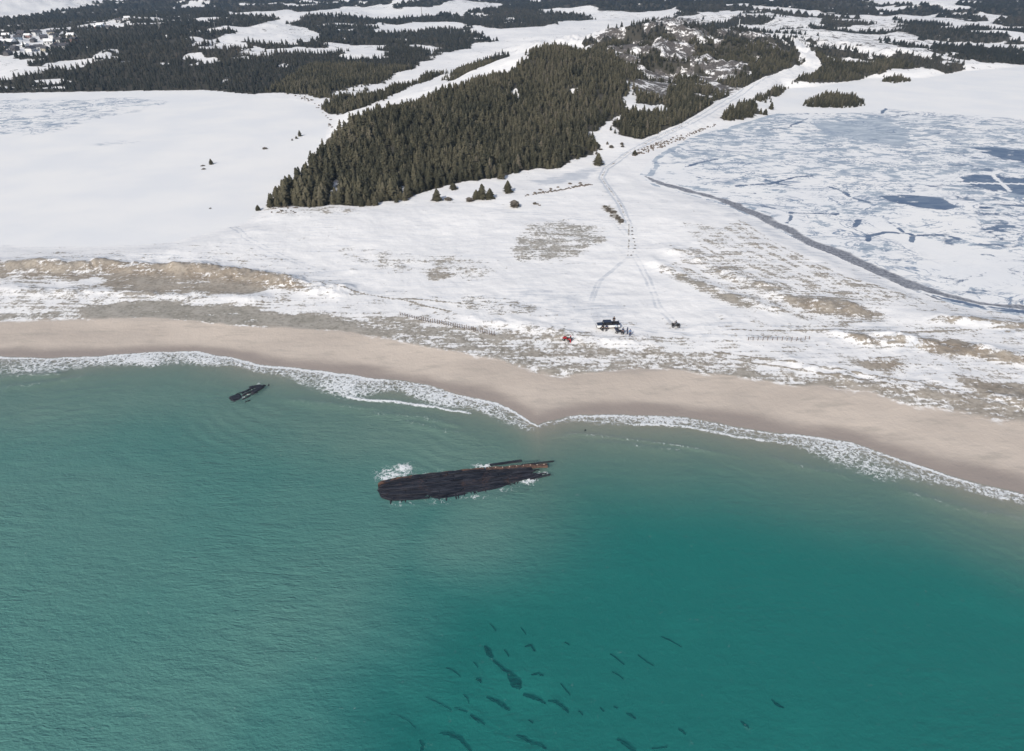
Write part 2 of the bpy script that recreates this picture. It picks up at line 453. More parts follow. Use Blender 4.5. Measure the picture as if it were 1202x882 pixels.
def mat_sea():
    t = NT('sea_water')
    depth, foam, turb_light = t.attr('depth'), t.attr('foam'), t.attr('turb_light')
    big = t.noise(0.03, 4, 0.55)
    # how much of the bottom shows through the water column
    T = t.math('POWER', 2.71828, t.math('MULTIPLY', depth, t.math('MULTIPLY_ADD', turb_light, -0.60, -0.105)))
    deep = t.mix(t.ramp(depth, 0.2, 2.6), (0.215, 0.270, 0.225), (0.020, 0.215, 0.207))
    deep = t.mix(t.math('MULTIPLY', turb_light, 0.85), deep, (0.185, 0.285, 0.240))
    deep = t.mix(t.ramp(big, 0.35, 0.7, 0, 0.22), deep, (0.03, 0.20, 0.185))
    bodyc = t.n('ShaderNodeBsdfDiffuse'); t.s(bodyc.inputs['Color'], deep)
    tr = t.n('ShaderNodeBsdfTransparent')
    t.s(tr.inputs['Color'], t.mix(t.ramp(depth, 0.0, 2.4), (0.92, 0.96, 0.92), (0.24, 0.78, 0.76)))
    mx = t.n('ShaderNodeMixShader'); t.s(mx.inputs[0], t.math('SUBTRACT', 1.0, T)); t.s(mx.inputs[1], tr.outputs[0]); t.s(mx.inputs[2], bodyc.outputs[0])
    w1 = t.noise(0.9, 3, 0.55, t.stretch(0.45, 1.0, 1, R(14)))
    w2 = t.noise(2.6, 3, 0.6, t.stretch(0.6, 1.0, 1, R(-24)))
    w4 = t.noise(1.0, 3, 0.6, t.stretch(0.34, 1.25, 1, R(20)), 0.8)
    w4 = t.math('MULTIPLY', w4, t.ramp(t.noise(0.035, 3), 0.40, 0.62, 0.15, 1.0))
    w3 = t.noise(0.22, 2, 0.5, t.stretch(0.4, 1.0, 1, R(8)))
    hh = t.math('ADD', t.math('MULTIPLY', w1, 0.38), t.math('ADD', t.math('MULTIPLY', w2, 0.24), t.math('ADD', t.math('MULTIPLY', w3, 0.4), t.math('MULTIPLY', w4, 0.5))))
    nb = t.bump(hh, 0.9, 0.40)
    t.s(bodyc.inputs['Normal'], t.bump(hh, 0.9, 0.6))
    gl = t.n('ShaderNodeBsdfGlossy'); gl.inputs['Roughness'].default_value = 0.2; t.s(gl.inputs['Normal'], nb)
    fr = t.n('ShaderNodeFresnel'); fr.inputs['IOR'].default_value = 1.33; t.s(fr.inputs['Normal'], nb)
    m2 = t.n('ShaderNodeMixShader'); t.s(m2.inputs[0], t.math('MULTIPLY', fr.outputs[0], t.math('SUBTRACT', 1.0, t.n('ShaderNodeNewGeometry').outputs['Backfacing']))); t.s(m2.inputs[1], mx.outputs[0]); t.s(m2.inputs[2], gl.outputs[0])
    # lacy foam
    wv = t.n('ShaderNodeTexNoise'); wv.inputs['Scale'].default_value = 0.7; wv.inputs['Detail'].default_value = 3; t.s(wv.inputs['Vector'], t.pos())
    va = t.n('ShaderNodeVectorMath'); va.operation = 'SCALE'; t.s(va.inputs[0], wv.outputs['Color']); va.inputs['Scale'].default_value = 3.2
    vb = t.n('ShaderNodeVectorMath'); vb.operation = 'ADD'; t.s(vb.inputs[0], t.pos()); t.s(vb.inputs[1], va.outputs[0])
    def lace(scale):
        v = t.n('ShaderNodeTexVoronoi'); v.feature = 'DISTANCE_TO_EDGE'; v.voronoi_dimensions = '2D'
        v.inputs['Scale'].default_value = scale; t.s(v.inputs['Vector'], vb.outputs[0]); return v.outputs['Distance']
    l1 = t.ramp(lace(0.85), 0.0, 0.42, 1, 0)
    l2 = t.ramp(lace(2.4), 0.0, 0.40, 1, 0)
    fn = t.math('ADD', t.math('MULTIPLY', l1, 0.26), t.math('ADD', t.math('MULTIPLY', l2, 0.20), t.math('MULTIPLY', t.noise(0.9, 6, 0.75), 0.85)))
    ff = t.ramp(t.math('ADD', foam, t.math('MULTIPLY', t.math('SUBTRACT', fn, 0.64), 1.25)), 0.36, 0.80)
    fo = t.n('ShaderNodeBsdfDiffuse'); fo.inputs['Color'].default_value = (0.80, 0.82, 0.83, 1)
    t.s(fo.inputs['Normal'], t.bump(fn, 0.6, 0.3))
    m3 = t.n('ShaderNodeMixShader'); t.s(m3.inputs[0], t.math('MULTIPLY', ff, 0.93)); t.s(m3.inputs[1], m2.outputs[0]); t.s(m3.inputs[2], fo.outputs[0])
    return t.done(m3.outputs[0])

def mat_simple(name, a, b, scale=6.0, rough=0.85, spec=0.25, bump=0.3, bd=0.05, metal=0.0):
    t = NT(name)
    tc = t.n('ShaderNodeTexCoord')
    n = t.noise(scale, 5, 0.6, tc.outputs['Object'])
    return t.done(t.principled(t.mix(t.ramp(n, 0.3, 0.7), a, b), rough, spec, t.bump(n, bump, bd), metal))

def mat_foliage():
    t = NT('spruce_needles')
    tint = t.attr('tint')
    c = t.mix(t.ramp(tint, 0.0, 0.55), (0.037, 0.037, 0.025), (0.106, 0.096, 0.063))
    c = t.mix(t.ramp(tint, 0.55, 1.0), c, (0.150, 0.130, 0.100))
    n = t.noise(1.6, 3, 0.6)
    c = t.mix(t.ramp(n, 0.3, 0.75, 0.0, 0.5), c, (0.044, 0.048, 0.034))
    return t.done(t.principled(c, 0.9, 0.1))

def mat_wood_far():
    t = NT('distant_spruce_needles')
    tint = t.attr('tint')
    c = t.mix(t.ramp(tint, 0.0, 0.6), (0.024, 0.028, 0.026), (0.046, 0.046, 0.038))
    c = t.mix(t.ramp(tint, 0.6, 1.0), c, (0.080, 0.068, 0.058))
    return t.done(t.principled(c, 0.9, 0.1))

M = {}
M['ground'] = mat_ground()
M['pond'] = mat_pond()
M['sea'] = mat_sea()
M['needles'] = mat_foliage()
M['far_needles'] = mat_wood_far()
M['bark'] = mat_simple('bark', (0.06, 0.045, 0.035), (0.14, 0.11, 0.09), 5)
M['rock'] = mat_simple('rock', (0.07, 0.06, 0.052), (0.20, 0.17, 0.145), 2.2, 0.9, 0.25, 0.5, 0.2)
def mat_timber():
    t = NT('wet_black_timber'); tc = t.n('ShaderNodeTexCoord'); mp = t.n('ShaderNodeMapping'); t.s(mp.inputs['Vector'], tc.outputs['Object']); mp.inputs['Scale'].default_value = (0.35, 3.2, 3.2)
    a = t.noise(1.0, 5, 0.7, mp.outputs[0]); b = t.noise(2.2, 5, 0.7, tc.outputs['Object']); c = t.noise(0.35, 3, 0.5, tc.outputs['Object'])
    col = t.mix(t.ramp(a, 0.35, 0.72), (0.005, 0.007, 0.013), (0.050, 0.051, 0.062))
    col = t.mix(t.math('MULTIPLY', t.ramp(c, 0.52, 0.68), t.ramp(b, 0.45, 0.7)), col, (0.075, 0.046, 0.040))
    col = t.mix(t.ramp(b, 0.70, 0.76, 0, 0.8), col, (0.26, 0.25, 0.25))
    return t.done(t.principled(col, 0.5, 0.35, t.bump(a, 0.7, 0.2)))
M['wreck'] = mat_timber()
M['rust'] = mat_simple('rusty_keel_timber', (0.040, 0.028, 0.026), (0.16, 0.095, 0.072), 2.0, 0.7, 0.25, 0.6, 0.12)
M['bolt'] = mat_simple('pale_crusted_iron', (0.35, 0.24, 0.17), (0.55, 0.48, 0.42), 6)
M['kelp'] = mat_simple('dark_seaweed', (0.004, 0.008, 0.018), (0.010, 0.016, 0.028), 1.5, 0.7)
M['post'] = mat_simple('weathered_post', (0.10, 0.075, 0.06), (0.20, 0.155, 0.125), 4)
M['scrub'] = mat_simple('bare_scrub', (0.10, 0.088, 0.072), (0.20, 0.175, 0.145), 2.0, 0.95, 0.1)

# ------------------------------------------------------------------ mesh from arrays
def np_mesh(name, verts, faces_flat, nper, attrs=None, smooth_=False):
    me = bpy.data.meshes.new(name)
    nv = len(verts); nf = len(faces_flat) // nper
    me.vertices.add(nv); me.vertices.foreach_set('co', np.asarray(verts, np.float32).ravel())
    me.loops.add(nf * nper); me.loops.foreach_set('vertex_index', np.asarray(faces_flat, np.int32).ravel())
    me.polygons.add(nf); me.polygons.foreach_set('loop_start', np.arange(0, nf * nper, nper, dtype=np.int32))
    if smooth_: me.polygons.foreach_set('use_smooth', np.ones(nf, bool))
    for k, v in (attrs or {}).items():
        a = me.attributes.new(k, 'FLOAT', 'POINT'); a.data.foreach_set('value', np.asarray(v, np.float32))
    me.update(calc_edges=True)
    return me

def sub_mesh(name, V, Q, fm, attrs, dz=0.0, smooth_=True):
    """mesh made of the quads of a bigger grid picked by the face mask fm"""
    q = Q[fm]
    used, inv = np.unique(q.ravel(), return_inverse=True)
    v = V[used].copy(); v[:, 2] += dz
    return np_mesh(name, v, inv.astype(np.int32), 4, {k: a[used] for k, a in attrs.items()}, smooth_)

# ------------------------------------------------------------------ ground sheet
dep = np.concatenate([np.arange(80, 36, -0.35), np.arange(36, 20, -0.075), np.arange(20, 3, -0.06), np.arange(3, 0.62, -0.028)])
rad = CAM_H / np.tan(np.radians(dep))
az = np.radians(np.concatenate([np.arange(-80, -47, 0.5), np.arange(-47, 47, 0.084), np.arange(47, 80.1, 0.5)]))
RR, AA = np.meshgrid(rad, az, indexing='ij')
GX = (RR * np.sin(AA)).ravel(); GY = (RR * np.cos(AA)).ravel()
GZ = height(GX, GY)
nr, na = RR.shape
idx = np.arange(nr * na).reshape(nr, na)
Q = np.stack([idx[:-1, :-1], idx[:-1, 1:], idx[1:, 1:], idx[1:, :-1]], -1).reshape(-1, 4)
GR = np.hypot(GX, GY)

def pmask(pix, x, y, amp, soft, nscale, seed, z=None, grow=0.0):
    p = hit(pix) if z is None else zpoly(pix, z)
    d = sdf(p, x, y, margin=max(60, amp * 2 + soft * 2))
    n = boxed(lambda xx, yy: fbm(xx, yy, nscale, 4, seed) - 0.5, p, x, y, 60, 0)
    return smooth(-soft, soft, d + grow + n * 2 * amp)

def lmask(pix, widths, x, y, wob=0.5, seed=0, z=2.0, soft=0.5):
    p = zpoly(pix, z)
    if not isinstance(widths, (list, tuple)): widths = [widths] * len(p)
    def f(xx, yy):
        nx = (fbm(xx, yy, 7, 3, seed) - 0.5) * 2 * wob; ny = (fbm(xx + 91, yy, 7, 3, seed + 1) - 0.5) * 2 * wob
        d, w = seg_dist(p, xx + nx, yy + ny, widths)
        return smooth(1.0, soft, d / np.maximum(w, 0.05))
    return boxed(f, p, x, y, max(widths) + wob + 2, 0)

# ---- woods, in the photo's outlines carried to the ground
WOODS = [
 ('hill', [(316, 240), (330, 243), (345, 236), (365, 243), (388, 240), (415, 241), (440, 239), (470, 235), (480, 226), (500, 219), (530, 216), (560, 213), (590, 205), (620, 200),
           (650, 194), (690, 180), (702, 172), (690, 158), (702, 142), (735, 127), (735, 108), (745, 95), (760, 86), (740, 76), (730, 74), (690, 65), (650, 60), (620, 72), (560, 97), (480, 123), (430, 138), (400, 160), (365, 196), (335, 230)]),
 ('clump', [(712, 152), (740, 135), (790, 132), (835, 118), (846, 124), (815, 143), (760, 163), (735, 164), (714, 158)]),
 ('shoulder', [(780, 118), (850, 92), (900, 68), (932, 62), (945, 76), (900, 97), (850, 115), (825, 122), (790, 130)]),
 ('roadside', [(928, 85), (945, 68), (960, 62), (990, 74), (1015, 72), (1055, 65), (1100, 71), (1095, 76), (1060, 81), (1015, 89), (1010, 96), (960, 97), (925, 100), (905, 96)]),
 ('spit', [(843, 138), (852, 126), (866, 118), (884, 124), (890, 134), (870, 141), (850, 143)]),
 ('spit', [(888, 117), (893, 107), (925, 99), (915, 114), (905, 118)]),
 ('island', [(940, 125), (955, 117), (968, 112), (1000, 113), (1018, 123), (1000, 127), (960, 127)]),
 ('island', [(1036, 96), (1045, 90), (1058, 90), (1070, 96), (1050, 98)]),
 ('east', [(1095, 58), (1125, 54), (1150, 54), (1160, 59), (1202, 51), (1350, 45), (1350, 76), (1202, 75), (1160, 78), (1112, 83), (1120, 72), (1132, 63), (1095, 61)]),
 ('far', [(-350, 108), (-350, 24), (0, 24), (40, 20), (90, 13), (120, 2), (140, -8), (760, -8), (790, 8), (740, 14), (690, 8), (640, 8), (600, 11), (690, 18), (640, 28), (580, 32), (555, 30), (562, 45), (535, 57),
          (505, 68), (470, 79), (440, 87), (415, 101), (395, 114), (375, 117), (330, 110), (300, 109), (200, 106), (100, 106), (0, 109)]),
 ('far', [(800, 18), (790, 4), (800, -8), (1000, -8), (1010, 4), (1042, 18), (1000, 18), (940, 11), (880, 12)]),
 ('far', [(1030, 5), (1090, 9), (1088, 18), (1030, 14)]),
 ('far', [(1095, 12), (1130, 15), (1162, 23), (1140, 25), (1092, 18)]),
 ('far', [(1130, 4), (1150, -8), (1350, -8), (1350, 26), (1202, 21), (1155, 12)]),
 ('far', [(1060, 25), (1085, 26), (1112, 43), (1090, 43)]),
 ('far', [(1112, 42), (1150, 31), (1178, 43), (1160, 47), (1115, 46)]),
 ('far', [(1180, 30), (1202, 24), (1350, 26), (1350, 42), (1202, 41)]),
 ('far', [(420, 122), (455, 108), (505, 90), (500, 94), (460, 112)]),
 ('far', [(530, 86), (580, 70), (585, 74), (560, 84), (530, 91)]),
]
BOGS = [
 [(213, 37), (250, 33), (300, 28), (322, 21), (262, 17), (262, 14), (330, 12), (350, 14), (400, 6), (470, 5), (470, 10), (565, 6), (600, 5), (595, 10), (545, 16), (480, 21), (440, 24), (400, 18), (365, 22), (345, 28), (388, 40), (378, 49), (350, 54), (305, 52), (270, 48),
  (215, 62), (209, 58), (225, 48), (250, 40), (270, 36), (213, 39)],
 [(0, 39), (60, 33), (100, 27), (130, 23), (160, 20), (180, 26), (130, 38), (105, 41), (95, 52), (70, 62), (40, 68), (0, 64)],
 [(-350, 45), (0, 39), (0, 64), (20, 66), (22, 72), (0, 80), (-350, 80)],
 [(17, 87), (38, 68), (60, 62), (65, 69), (90, 58), (86, 73), (60, 72), (40, 74), (25, 89)],
 [(98, 67), (130, 53), (158, 51), (157, 57), (125, 67)],
 [(-350, 90), (0, 92), (30, 98), (45, 101), (75, 97), (100, 101), (88, 107), (-350, 110)],
 [(168, 72), (170, 69), (235, 68), (235, 71)],
 [(60, 85), (75, 80), (95, 78), (95, 82)],
 [(244, 103), (256, 92), (284, 85), (276, 94), (256, 103)],
 [(311, 80), (314, 75), (340, 72), (354, 75), (354, 80), (330, 83)],
 [(432, 38), (440, 31), (480, 26), (530, 23), (552, 31), (545, 36), (500, 36), (460, 41)],
 [(386, 35), (430, 33), (427, 39), (392, 38)],
 [(508, 9), (528, -2), (560, 2), (595, 3), (560, 11), (540, 15)],
 [(230, 2), (250, 0), (252, 5), (235, 6)],
 [(470, 53), (500, 52), (530, 56), (512, 66), (500, 64)],
 [(438, 96), (455, 88), (462, 90), (445, 99)],
 [(600, 108), (606, 105), (612, 113), (608, 118), (600, 112)],
 [(640, 91), (665, 90), (664, 95), (642, 95)],
 [(666, 104), (680, 105), (680, 110), (668, 110)],
 [(388, 222), (394, 210), (402, 214), (392, 238), (384, 240)],
 [(466, 226), (470, 214), (476, 218), (474, 232)],
]
def forest_mask(x, y):
    r = np.hypot(x, y)
    f = np.zeros(x.shape)
    hill = np.zeros(x.shape)
    for i, (k, p) in enumerate(WOODS):
        far = k in ('far', 'east')
        m = pmask(p, x, y, 34 if far else 8, 10 if far else 6.0, 70 if far else 18, 40 + i, grow=8 if far else 0)
        f = np.maximum(f, m)
    f = f * np.where(r > 640, smooth(0.31, 0.37, fbm(x, y, 46, 5, 78)) * smooth(0.24, 0.30, fbm(x, y, 150, 4, 79)), 1.0)
    w = smooth(2300, 2700, r) * smooth(0.46, 0.54, fbm(x, y, 420, 4, 77))
    f = np.maximum(f, w)
    for i, p in enumerate(BOGS):
        far = np.mean([q[1] for q in p]) < 103
        m = pmask(p, x, y, 12 if far else 1.2, 8 if far else 1.0, 60 if far else 8, 140 + i, grow=-9 if far else 0)
        if i in (1, 2): m = m * smooth(0.40, 0.50, fbm(x, y, 24, 4, 190))
        f = f * (1 - m)
    # rocky hill: trees only in the hollows
    rocky = pmask(ROCKY, x, y, 14, 8, 60, 201)
    gap = smooth(0.50, 0.56, fbm(x, y, 17, 5, 203)) * 0.8
    f = np.where(rocky > 0.5, np.maximum(f * smooth(0.46, 0.51, fbm(x, y, 24, 5, 207)), gap), f)
    heath = pmask(HEATH, x, y, 14, 8, 60, 202)
    f = np.maximum(f, heath * smooth(0.57, 0.61, fbm(x, y, 60, 5, 205)))
    f = f * (1 - ROADM(x, y))
    pl = np.maximum(sdf(POND_L, x, y, 30), sdf(POND_R, x, y, 30))
    isl = np.zeros(x.shape)
    for k, p in WOODS:
        if k == 'island': isl = np.maximum(isl, pmask(p, x, y, 2, 2, 12, 3))
    return np.maximum(f * smooth(2, -2, pl), isl)
ROCKY = [(690, 66), (686, 52), (715, 42), (745, 36), (775, 20), (805, 18), (850, 35), (900, 45), (935, 62), (935, 72), (880, 95), (840, 112), (800, 128), (735, 126), (738, 95)]
HEATH = [(800, 22), (900, 14), (1000, 20), (1060, 24), (1110, 44), (1110, 60), (1100, 70), (1000, 70), (930, 58), (880, 40)]
ROAD = [(738, 300), (738, 262), (728, 240), (715, 222), (706, 207), (712, 196), (735, 180), (770, 163), (810, 148), (845, 128), (880, 108), (915, 92), (945, 82), (955, 76), (945, 62), (935, 50)]
ROADW = hit(ROAD)
def ROADM(x, y):
    w = [3.2] * 7 + [4.5, 5.5, 7, 8, 8, 8, 7, 7, 6]
    return boxed(lambda xx, yy: (lambda dw: smooth(1.0, 0.75, dw[0] / dw[1]))(seg_dist(ROADW, xx, yy, w)), ROADW, GX if x is None else x, y, 12, 0)

FOR = forest_mask(GX, GY)
rockm = np.maximum(pmask(ROCKY, GX, GY, 14, 8, 60, 201) * 0.64, pmask(HEATH, GX, GY, 14, 8, 60, 202) * 0.40)
rockm = np.maximum(rockm, smooth(520, 700, GR) * (0.16 + 0.45 * (fbm(GX, GY, 90, 4, 209) - 0.35)))
rockm *= smooth(2, -2, np.maximum(sdf(POND_R, GX, GY, 30), -30))

# ---- dune grass and bare soil: (outline, cover 0..1, brownness)
S = GY - np.interp(GX, SHX, SHY)
WB = np.maximum(sandtop_y(GX) - np.interp(GX, SHX, SHY), 6)
LY = np.interp(GX, LNX, LNY); SY = sandtop_y(GX)
U = (GY - SY) / np.maximum(LY - SY, 4)                       # 0 at the top of the sand, 1 at the landward edge of the dunes
veg = smooth(1.15, 0.75, U) * 0.34
veg = np.maximum(veg, smooth(0.42, 0.05, U) * 0.60)
veg = np.where(U > 1.0, np.maximum(veg, 0.08 + 0.15 * smooth(1.8, 1.0, U) + 0.30 * (fbm(GX, GY, 35, 4, 64) - 0.42)), veg)
veg *= smooth(420, 330, GR)
brown = 0.25 + 0.5 * fbm(GX, GY, 30, 3, 61)
PATCH = [
 ([(-420, 305), (0, 305), (60, 307), (95, 311), (130, 320), (90, 328), (0, 327), (-420, 328)], 0.66, 0.75),
 ([(95, 312), (120, 306), (200, 309), (250, 314), (310, 322), (350, 331), (385, 339), (345, 342), (300, 338), (250, 330), (180, 325), (120, 322)], 0.74, 0.9),
 ([(130, 322), (200, 326), (290, 332), (300, 340), (250, 345), (170, 342), (110, 336)], 0.76, 0.65),
 ([(-420, 330), (0, 328), (90, 330), (110, 345), (240, 350), (330, 356), (300, 364), (120, 362), (0, 365), (-420, 370)], 0.42, 0.3),
 ([(90, 358), (180, 352), (300, 362), (400, 370), (440, 385), (480, 396), (400, 390), (300, 384), (200, 378), (95, 374)], 0.86, 0.10),
 ([(0, 366), (70, 368), (80, 378), (0, 381), (-420, 386), (-420, 368)], 0.62, 0.1),
 ([(440, 375), (500, 375), (560, 385), (600, 392), (640, 400), (700, 420), (650, 432), (560, 415), (480, 398)], 0.60, 0.2),
 ([(590, 385), (660, 390), (720, 405), (770, 405), (850, 415), (930, 440), (840, 436), (720, 436), (650, 425), (600, 410)], 0.53, 0.45),
 ([(640, 432), (700, 436), (800, 430), (900, 441), (1000, 459), (1100, 475), (1000, 466), (900, 450), (800, 440), (700, 442)], 0.72, 0.15),
 ([(790, 292), (840, 300), (930, 340), (1000, 352), (1040, 366), (1000, 372), (930, 362), (870, 340), (800, 305)], 0.50, 0.5),
 ([(925, 350), (960, 350), (1020, 358), (1035, 368), (1000, 374), (950, 368)], 0.72, 0.8),
 ([(765, 303), (800, 320), (850, 342), (900, 360), (880, 364), (830, 345), (775, 318)], 0.74, 0.3),
 ([(880, 376), (908, 374), (912, 384), (890, 386)], 0.74, 0.9),
 ([(970, 373), (1000, 375), (1005, 384), (975, 385)], 0.74, 0.7),
 ([(990, 392), (1030, 396), (1060, 403), (1058, 412), (1020, 406), (992, 400)], 0.76, 1.0),
 ([(1075, 402), (1120, 400), (1160, 412), (1202, 418), (1320, 436), (1320, 448), (1202, 432), (1140, 422), (1090, 412)], 0.76, 1.0),
 ([(1010, 424), (1050, 422), (1060, 430), (1020, 434)], 0.72, 1.0),
 ([(1090, 370), (1150, 374), (1202, 378), (1400, 392), (1400, 402), (1202, 385), (1130, 380), (1095, 376)], 0.74, 0.9),
 ([(1120, 440), (1170, 452), (1202, 455), (1320, 470), (1320, 478), (1202, 464), (1150, 458)], 0.8, 0.7),
 ([(1000, 455), (1060, 462), (1120, 474), (1060, 472), (1000, 465)], 0.7, 0.2),
 ([(616, 262), (660, 258), (700, 268), (706, 285), (680, 300), (640, 308), (610, 305), (600, 290)], 0.56, 0.0),
 ([(706, 240), (716, 240), (736, 262), (728, 264)], 0.7, 0.1),
 ([(400, 290), (520, 296), (600, 310), (560, 325), (470, 318), (410, 305)], 0.40, 0.2),
 ([(500, 315), (520, 312), (530, 320), (505, 326)], 0.62, 0.5),
 ([(540, 345), (600, 350), (640, 362), (600, 372), (540, 362)], 0.45, 0.3),
 ([(800, 262), (860, 262), (920, 300), (960, 330), (900, 330), (840, 300)], 0.36, 0.4),
 ([(306, 242), (340, 238), (400, 244), (420, 252), (360, 256), (320, 252)], 0.40, 0.4),
]
for i, (p, c, b) in enumerate(PATCH):
    m = pmask(p, GX, GY, 3.6, 2.6, 10, 300 + i, z=2.0)
    veg = veg * (1 - m) + c * m
    brown = brown * (1 - m) + b * m
for k in range(13):
    o_ = k * 5.2
    l = [(775 + o_ * 1.5, 318 - o_), (815 + o_ * 1.4, 338 - o_ * .95), (870 + o_ * 1.25, 356 - o_ * .85), (930 + o_, 372 - o_ * .75), (1000 + o_, 380 - o_ * .6)]
    veg = np.maximum(veg, (0.40 + 0.16 * fbm(GX, GY, 6, 3, 450 + k)) * lmask(l, 1.1 + 0.7 * (k % 3), GX, GY, 0.9, 470 + k))
# wheel tracks along the back of the beach
for i, l in enumerate([[(840, 412), (900, 421), (980, 433), (1060, 446), (1140, 462), (1202, 474), (1320, 496)], [(840, 417), (900, 427), (980, 440), (1060, 453), (1140, 469), (1202, 481), (1320, 503)],
                       [(860, 387), (960, 387), (1060, 389), (1202, 384)], [(340, 322), (400, 338), (460, 349), (520, 353), (580, 358)], [(470, 350), (500, 358), (530, 364)]]):
    veg = np.maximum(veg, 0.66 * lmask(l, 0.55, GX, GY, 0.25, 400 + i))
SN = S / WB + (fbm(GX, GY, 14, 4, 62) - 0.5) * 0.34
sand = smooth(1.16, 0.88, SN) * smooth(-400, -300, GX)
wet = smooth(0.52, 0.02, S / WB)
under = smooth(0.5, -1.0, S)
sand = np.maximum(sand, under)
veg *= (1 - smooth(1.02, 0.94, SN))
blue = np.zeros(GX.shape)  # bluish shade of landward banks painted on the snow; tracks share it
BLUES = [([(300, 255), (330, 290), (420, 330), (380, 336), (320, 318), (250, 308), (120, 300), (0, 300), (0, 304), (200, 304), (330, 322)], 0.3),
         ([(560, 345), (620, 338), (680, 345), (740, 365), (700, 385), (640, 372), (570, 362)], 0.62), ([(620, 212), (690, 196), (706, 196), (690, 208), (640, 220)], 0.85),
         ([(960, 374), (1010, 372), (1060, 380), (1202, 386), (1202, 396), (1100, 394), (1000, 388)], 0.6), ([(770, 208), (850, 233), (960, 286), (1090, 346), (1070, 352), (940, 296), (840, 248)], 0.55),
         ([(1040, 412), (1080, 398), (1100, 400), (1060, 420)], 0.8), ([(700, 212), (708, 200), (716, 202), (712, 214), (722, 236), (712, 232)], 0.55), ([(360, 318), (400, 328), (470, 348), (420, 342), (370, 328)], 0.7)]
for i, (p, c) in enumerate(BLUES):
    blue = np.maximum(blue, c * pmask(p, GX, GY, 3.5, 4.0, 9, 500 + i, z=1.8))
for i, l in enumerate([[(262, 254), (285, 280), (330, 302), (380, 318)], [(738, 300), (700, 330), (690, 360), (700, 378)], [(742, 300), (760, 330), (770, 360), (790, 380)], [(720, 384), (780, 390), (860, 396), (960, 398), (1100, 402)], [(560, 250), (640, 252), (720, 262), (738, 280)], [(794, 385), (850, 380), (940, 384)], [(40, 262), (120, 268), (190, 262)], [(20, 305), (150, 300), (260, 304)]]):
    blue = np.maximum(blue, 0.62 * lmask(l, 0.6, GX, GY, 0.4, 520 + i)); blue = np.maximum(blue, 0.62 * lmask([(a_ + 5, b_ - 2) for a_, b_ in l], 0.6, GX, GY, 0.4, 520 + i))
gattr = dict(veg=veg, brown=brown, sand=sand, wet=wet, forest=FOR, rock=rockm, blue=blue)
V = np.stack([GX, GY, GZ], -1)
me = np_mesh('ground', V, Q.ravel(), 4, gattr, True)
g = link('ground', me, M['ground']); tag(g, kind='structure')

# ---- the two ponds, flat sheets of ice over their beds
def facemask(vm): return vm[Q].max(1) > 0
ICE = [(762, 200), (800, 168), (845, 154), (885, 143), (915, 133), (1020, 131), (1040, 127), (1100, 133), (1202, 140), (1500, 150), (1500, 400), (1202, 372), (1150, 363), (1100, 350), (1050, 330), (1000, 308), (950, 286), (900, 260), (850, 238), (800, 225), (765, 216)]
PDARK = [([(1034, 231), (1050, 227), (1085, 229), (1110, 233), (1130, 243), (1110, 248), (1080, 244), (1045, 238)], 0.62),
         ([(1120, 206), (1150, 205), (1202, 208), (1400, 212), (1400, 236), (1202, 230), (1165, 226), (1122, 214)], 0.55),
         ([(1142, 174), (1165, 173), (1202, 177), (1400, 178), (1400, 192), (1202, 192), (1170, 186)], 0.58),
         ([(1060, 218), (1110, 214), (1120, 220), (1075, 226)], 0.40), ([(1145, 241), (1175, 243), (1165, 247), (1146, 246)], 0.5),
         ([(1130, 272), (1200, 262), (1200, 272), (1150, 276)], 0.3), ([(1050, 265), (1090, 262), (1130, 268), (1100, 276), (1060, 276)], 0.10)]
PGREY = [([(1000, 140), (1040, 138), (1080, 160), (1060, 172), (1000, 165), (960, 158), (960, 146)], 0.80), ([(800, 160), (900, 140), (1020, 134), (1202, 142), (1400, 150), (1400, 240), (1202, 235), (1000, 215), (860, 200), (790, 190)], 0.50),
         ([(960, 205), (1020, 210), (1080, 240), (1130, 275), (1000, 270), (940, 235)], 0.30), ([(1120, 290), (1202, 285), (1400, 300), (1400, 350), (1202, 330)], 0.2)]
LEADS = [[(1018, 283), (1020, 277), (1040, 273), (1070, 275), (1072, 277)], [(926, 262), (932, 255), (930, 250), (982, 251)], [(820, 208), (838, 211), (848, 209)], [(865, 218), (905, 216), (930, 209), (952, 207)],
         [(900, 212), (915, 216), (935, 218)], [(905, 133), (935, 135), (970, 133)], [(893, 242), (910, 245)], [(860, 226), (886, 227)], [(970, 218), (990, 224), (1000, 232), (1020, 238)], [(1070, 283), (1072, 277), (1110, 275), (1125, 280)],
         [(1010, 258), (1000, 272)], [(1045, 262), (1060, 272)], [(1040, 127), (1035, 134), (1050, 137), (1100, 131)], [(905, 152), (925, 150), (955, 136)], [(842, 187), (822, 191), (805, 196)], [(1150, 270), (1180, 266), (1202, 268)]]
CRACKS = [[(1010, 214), (1110, 215), (1202, 216), (1300, 216)], [(1165, 205), (1172, 212), (1185, 224)]]
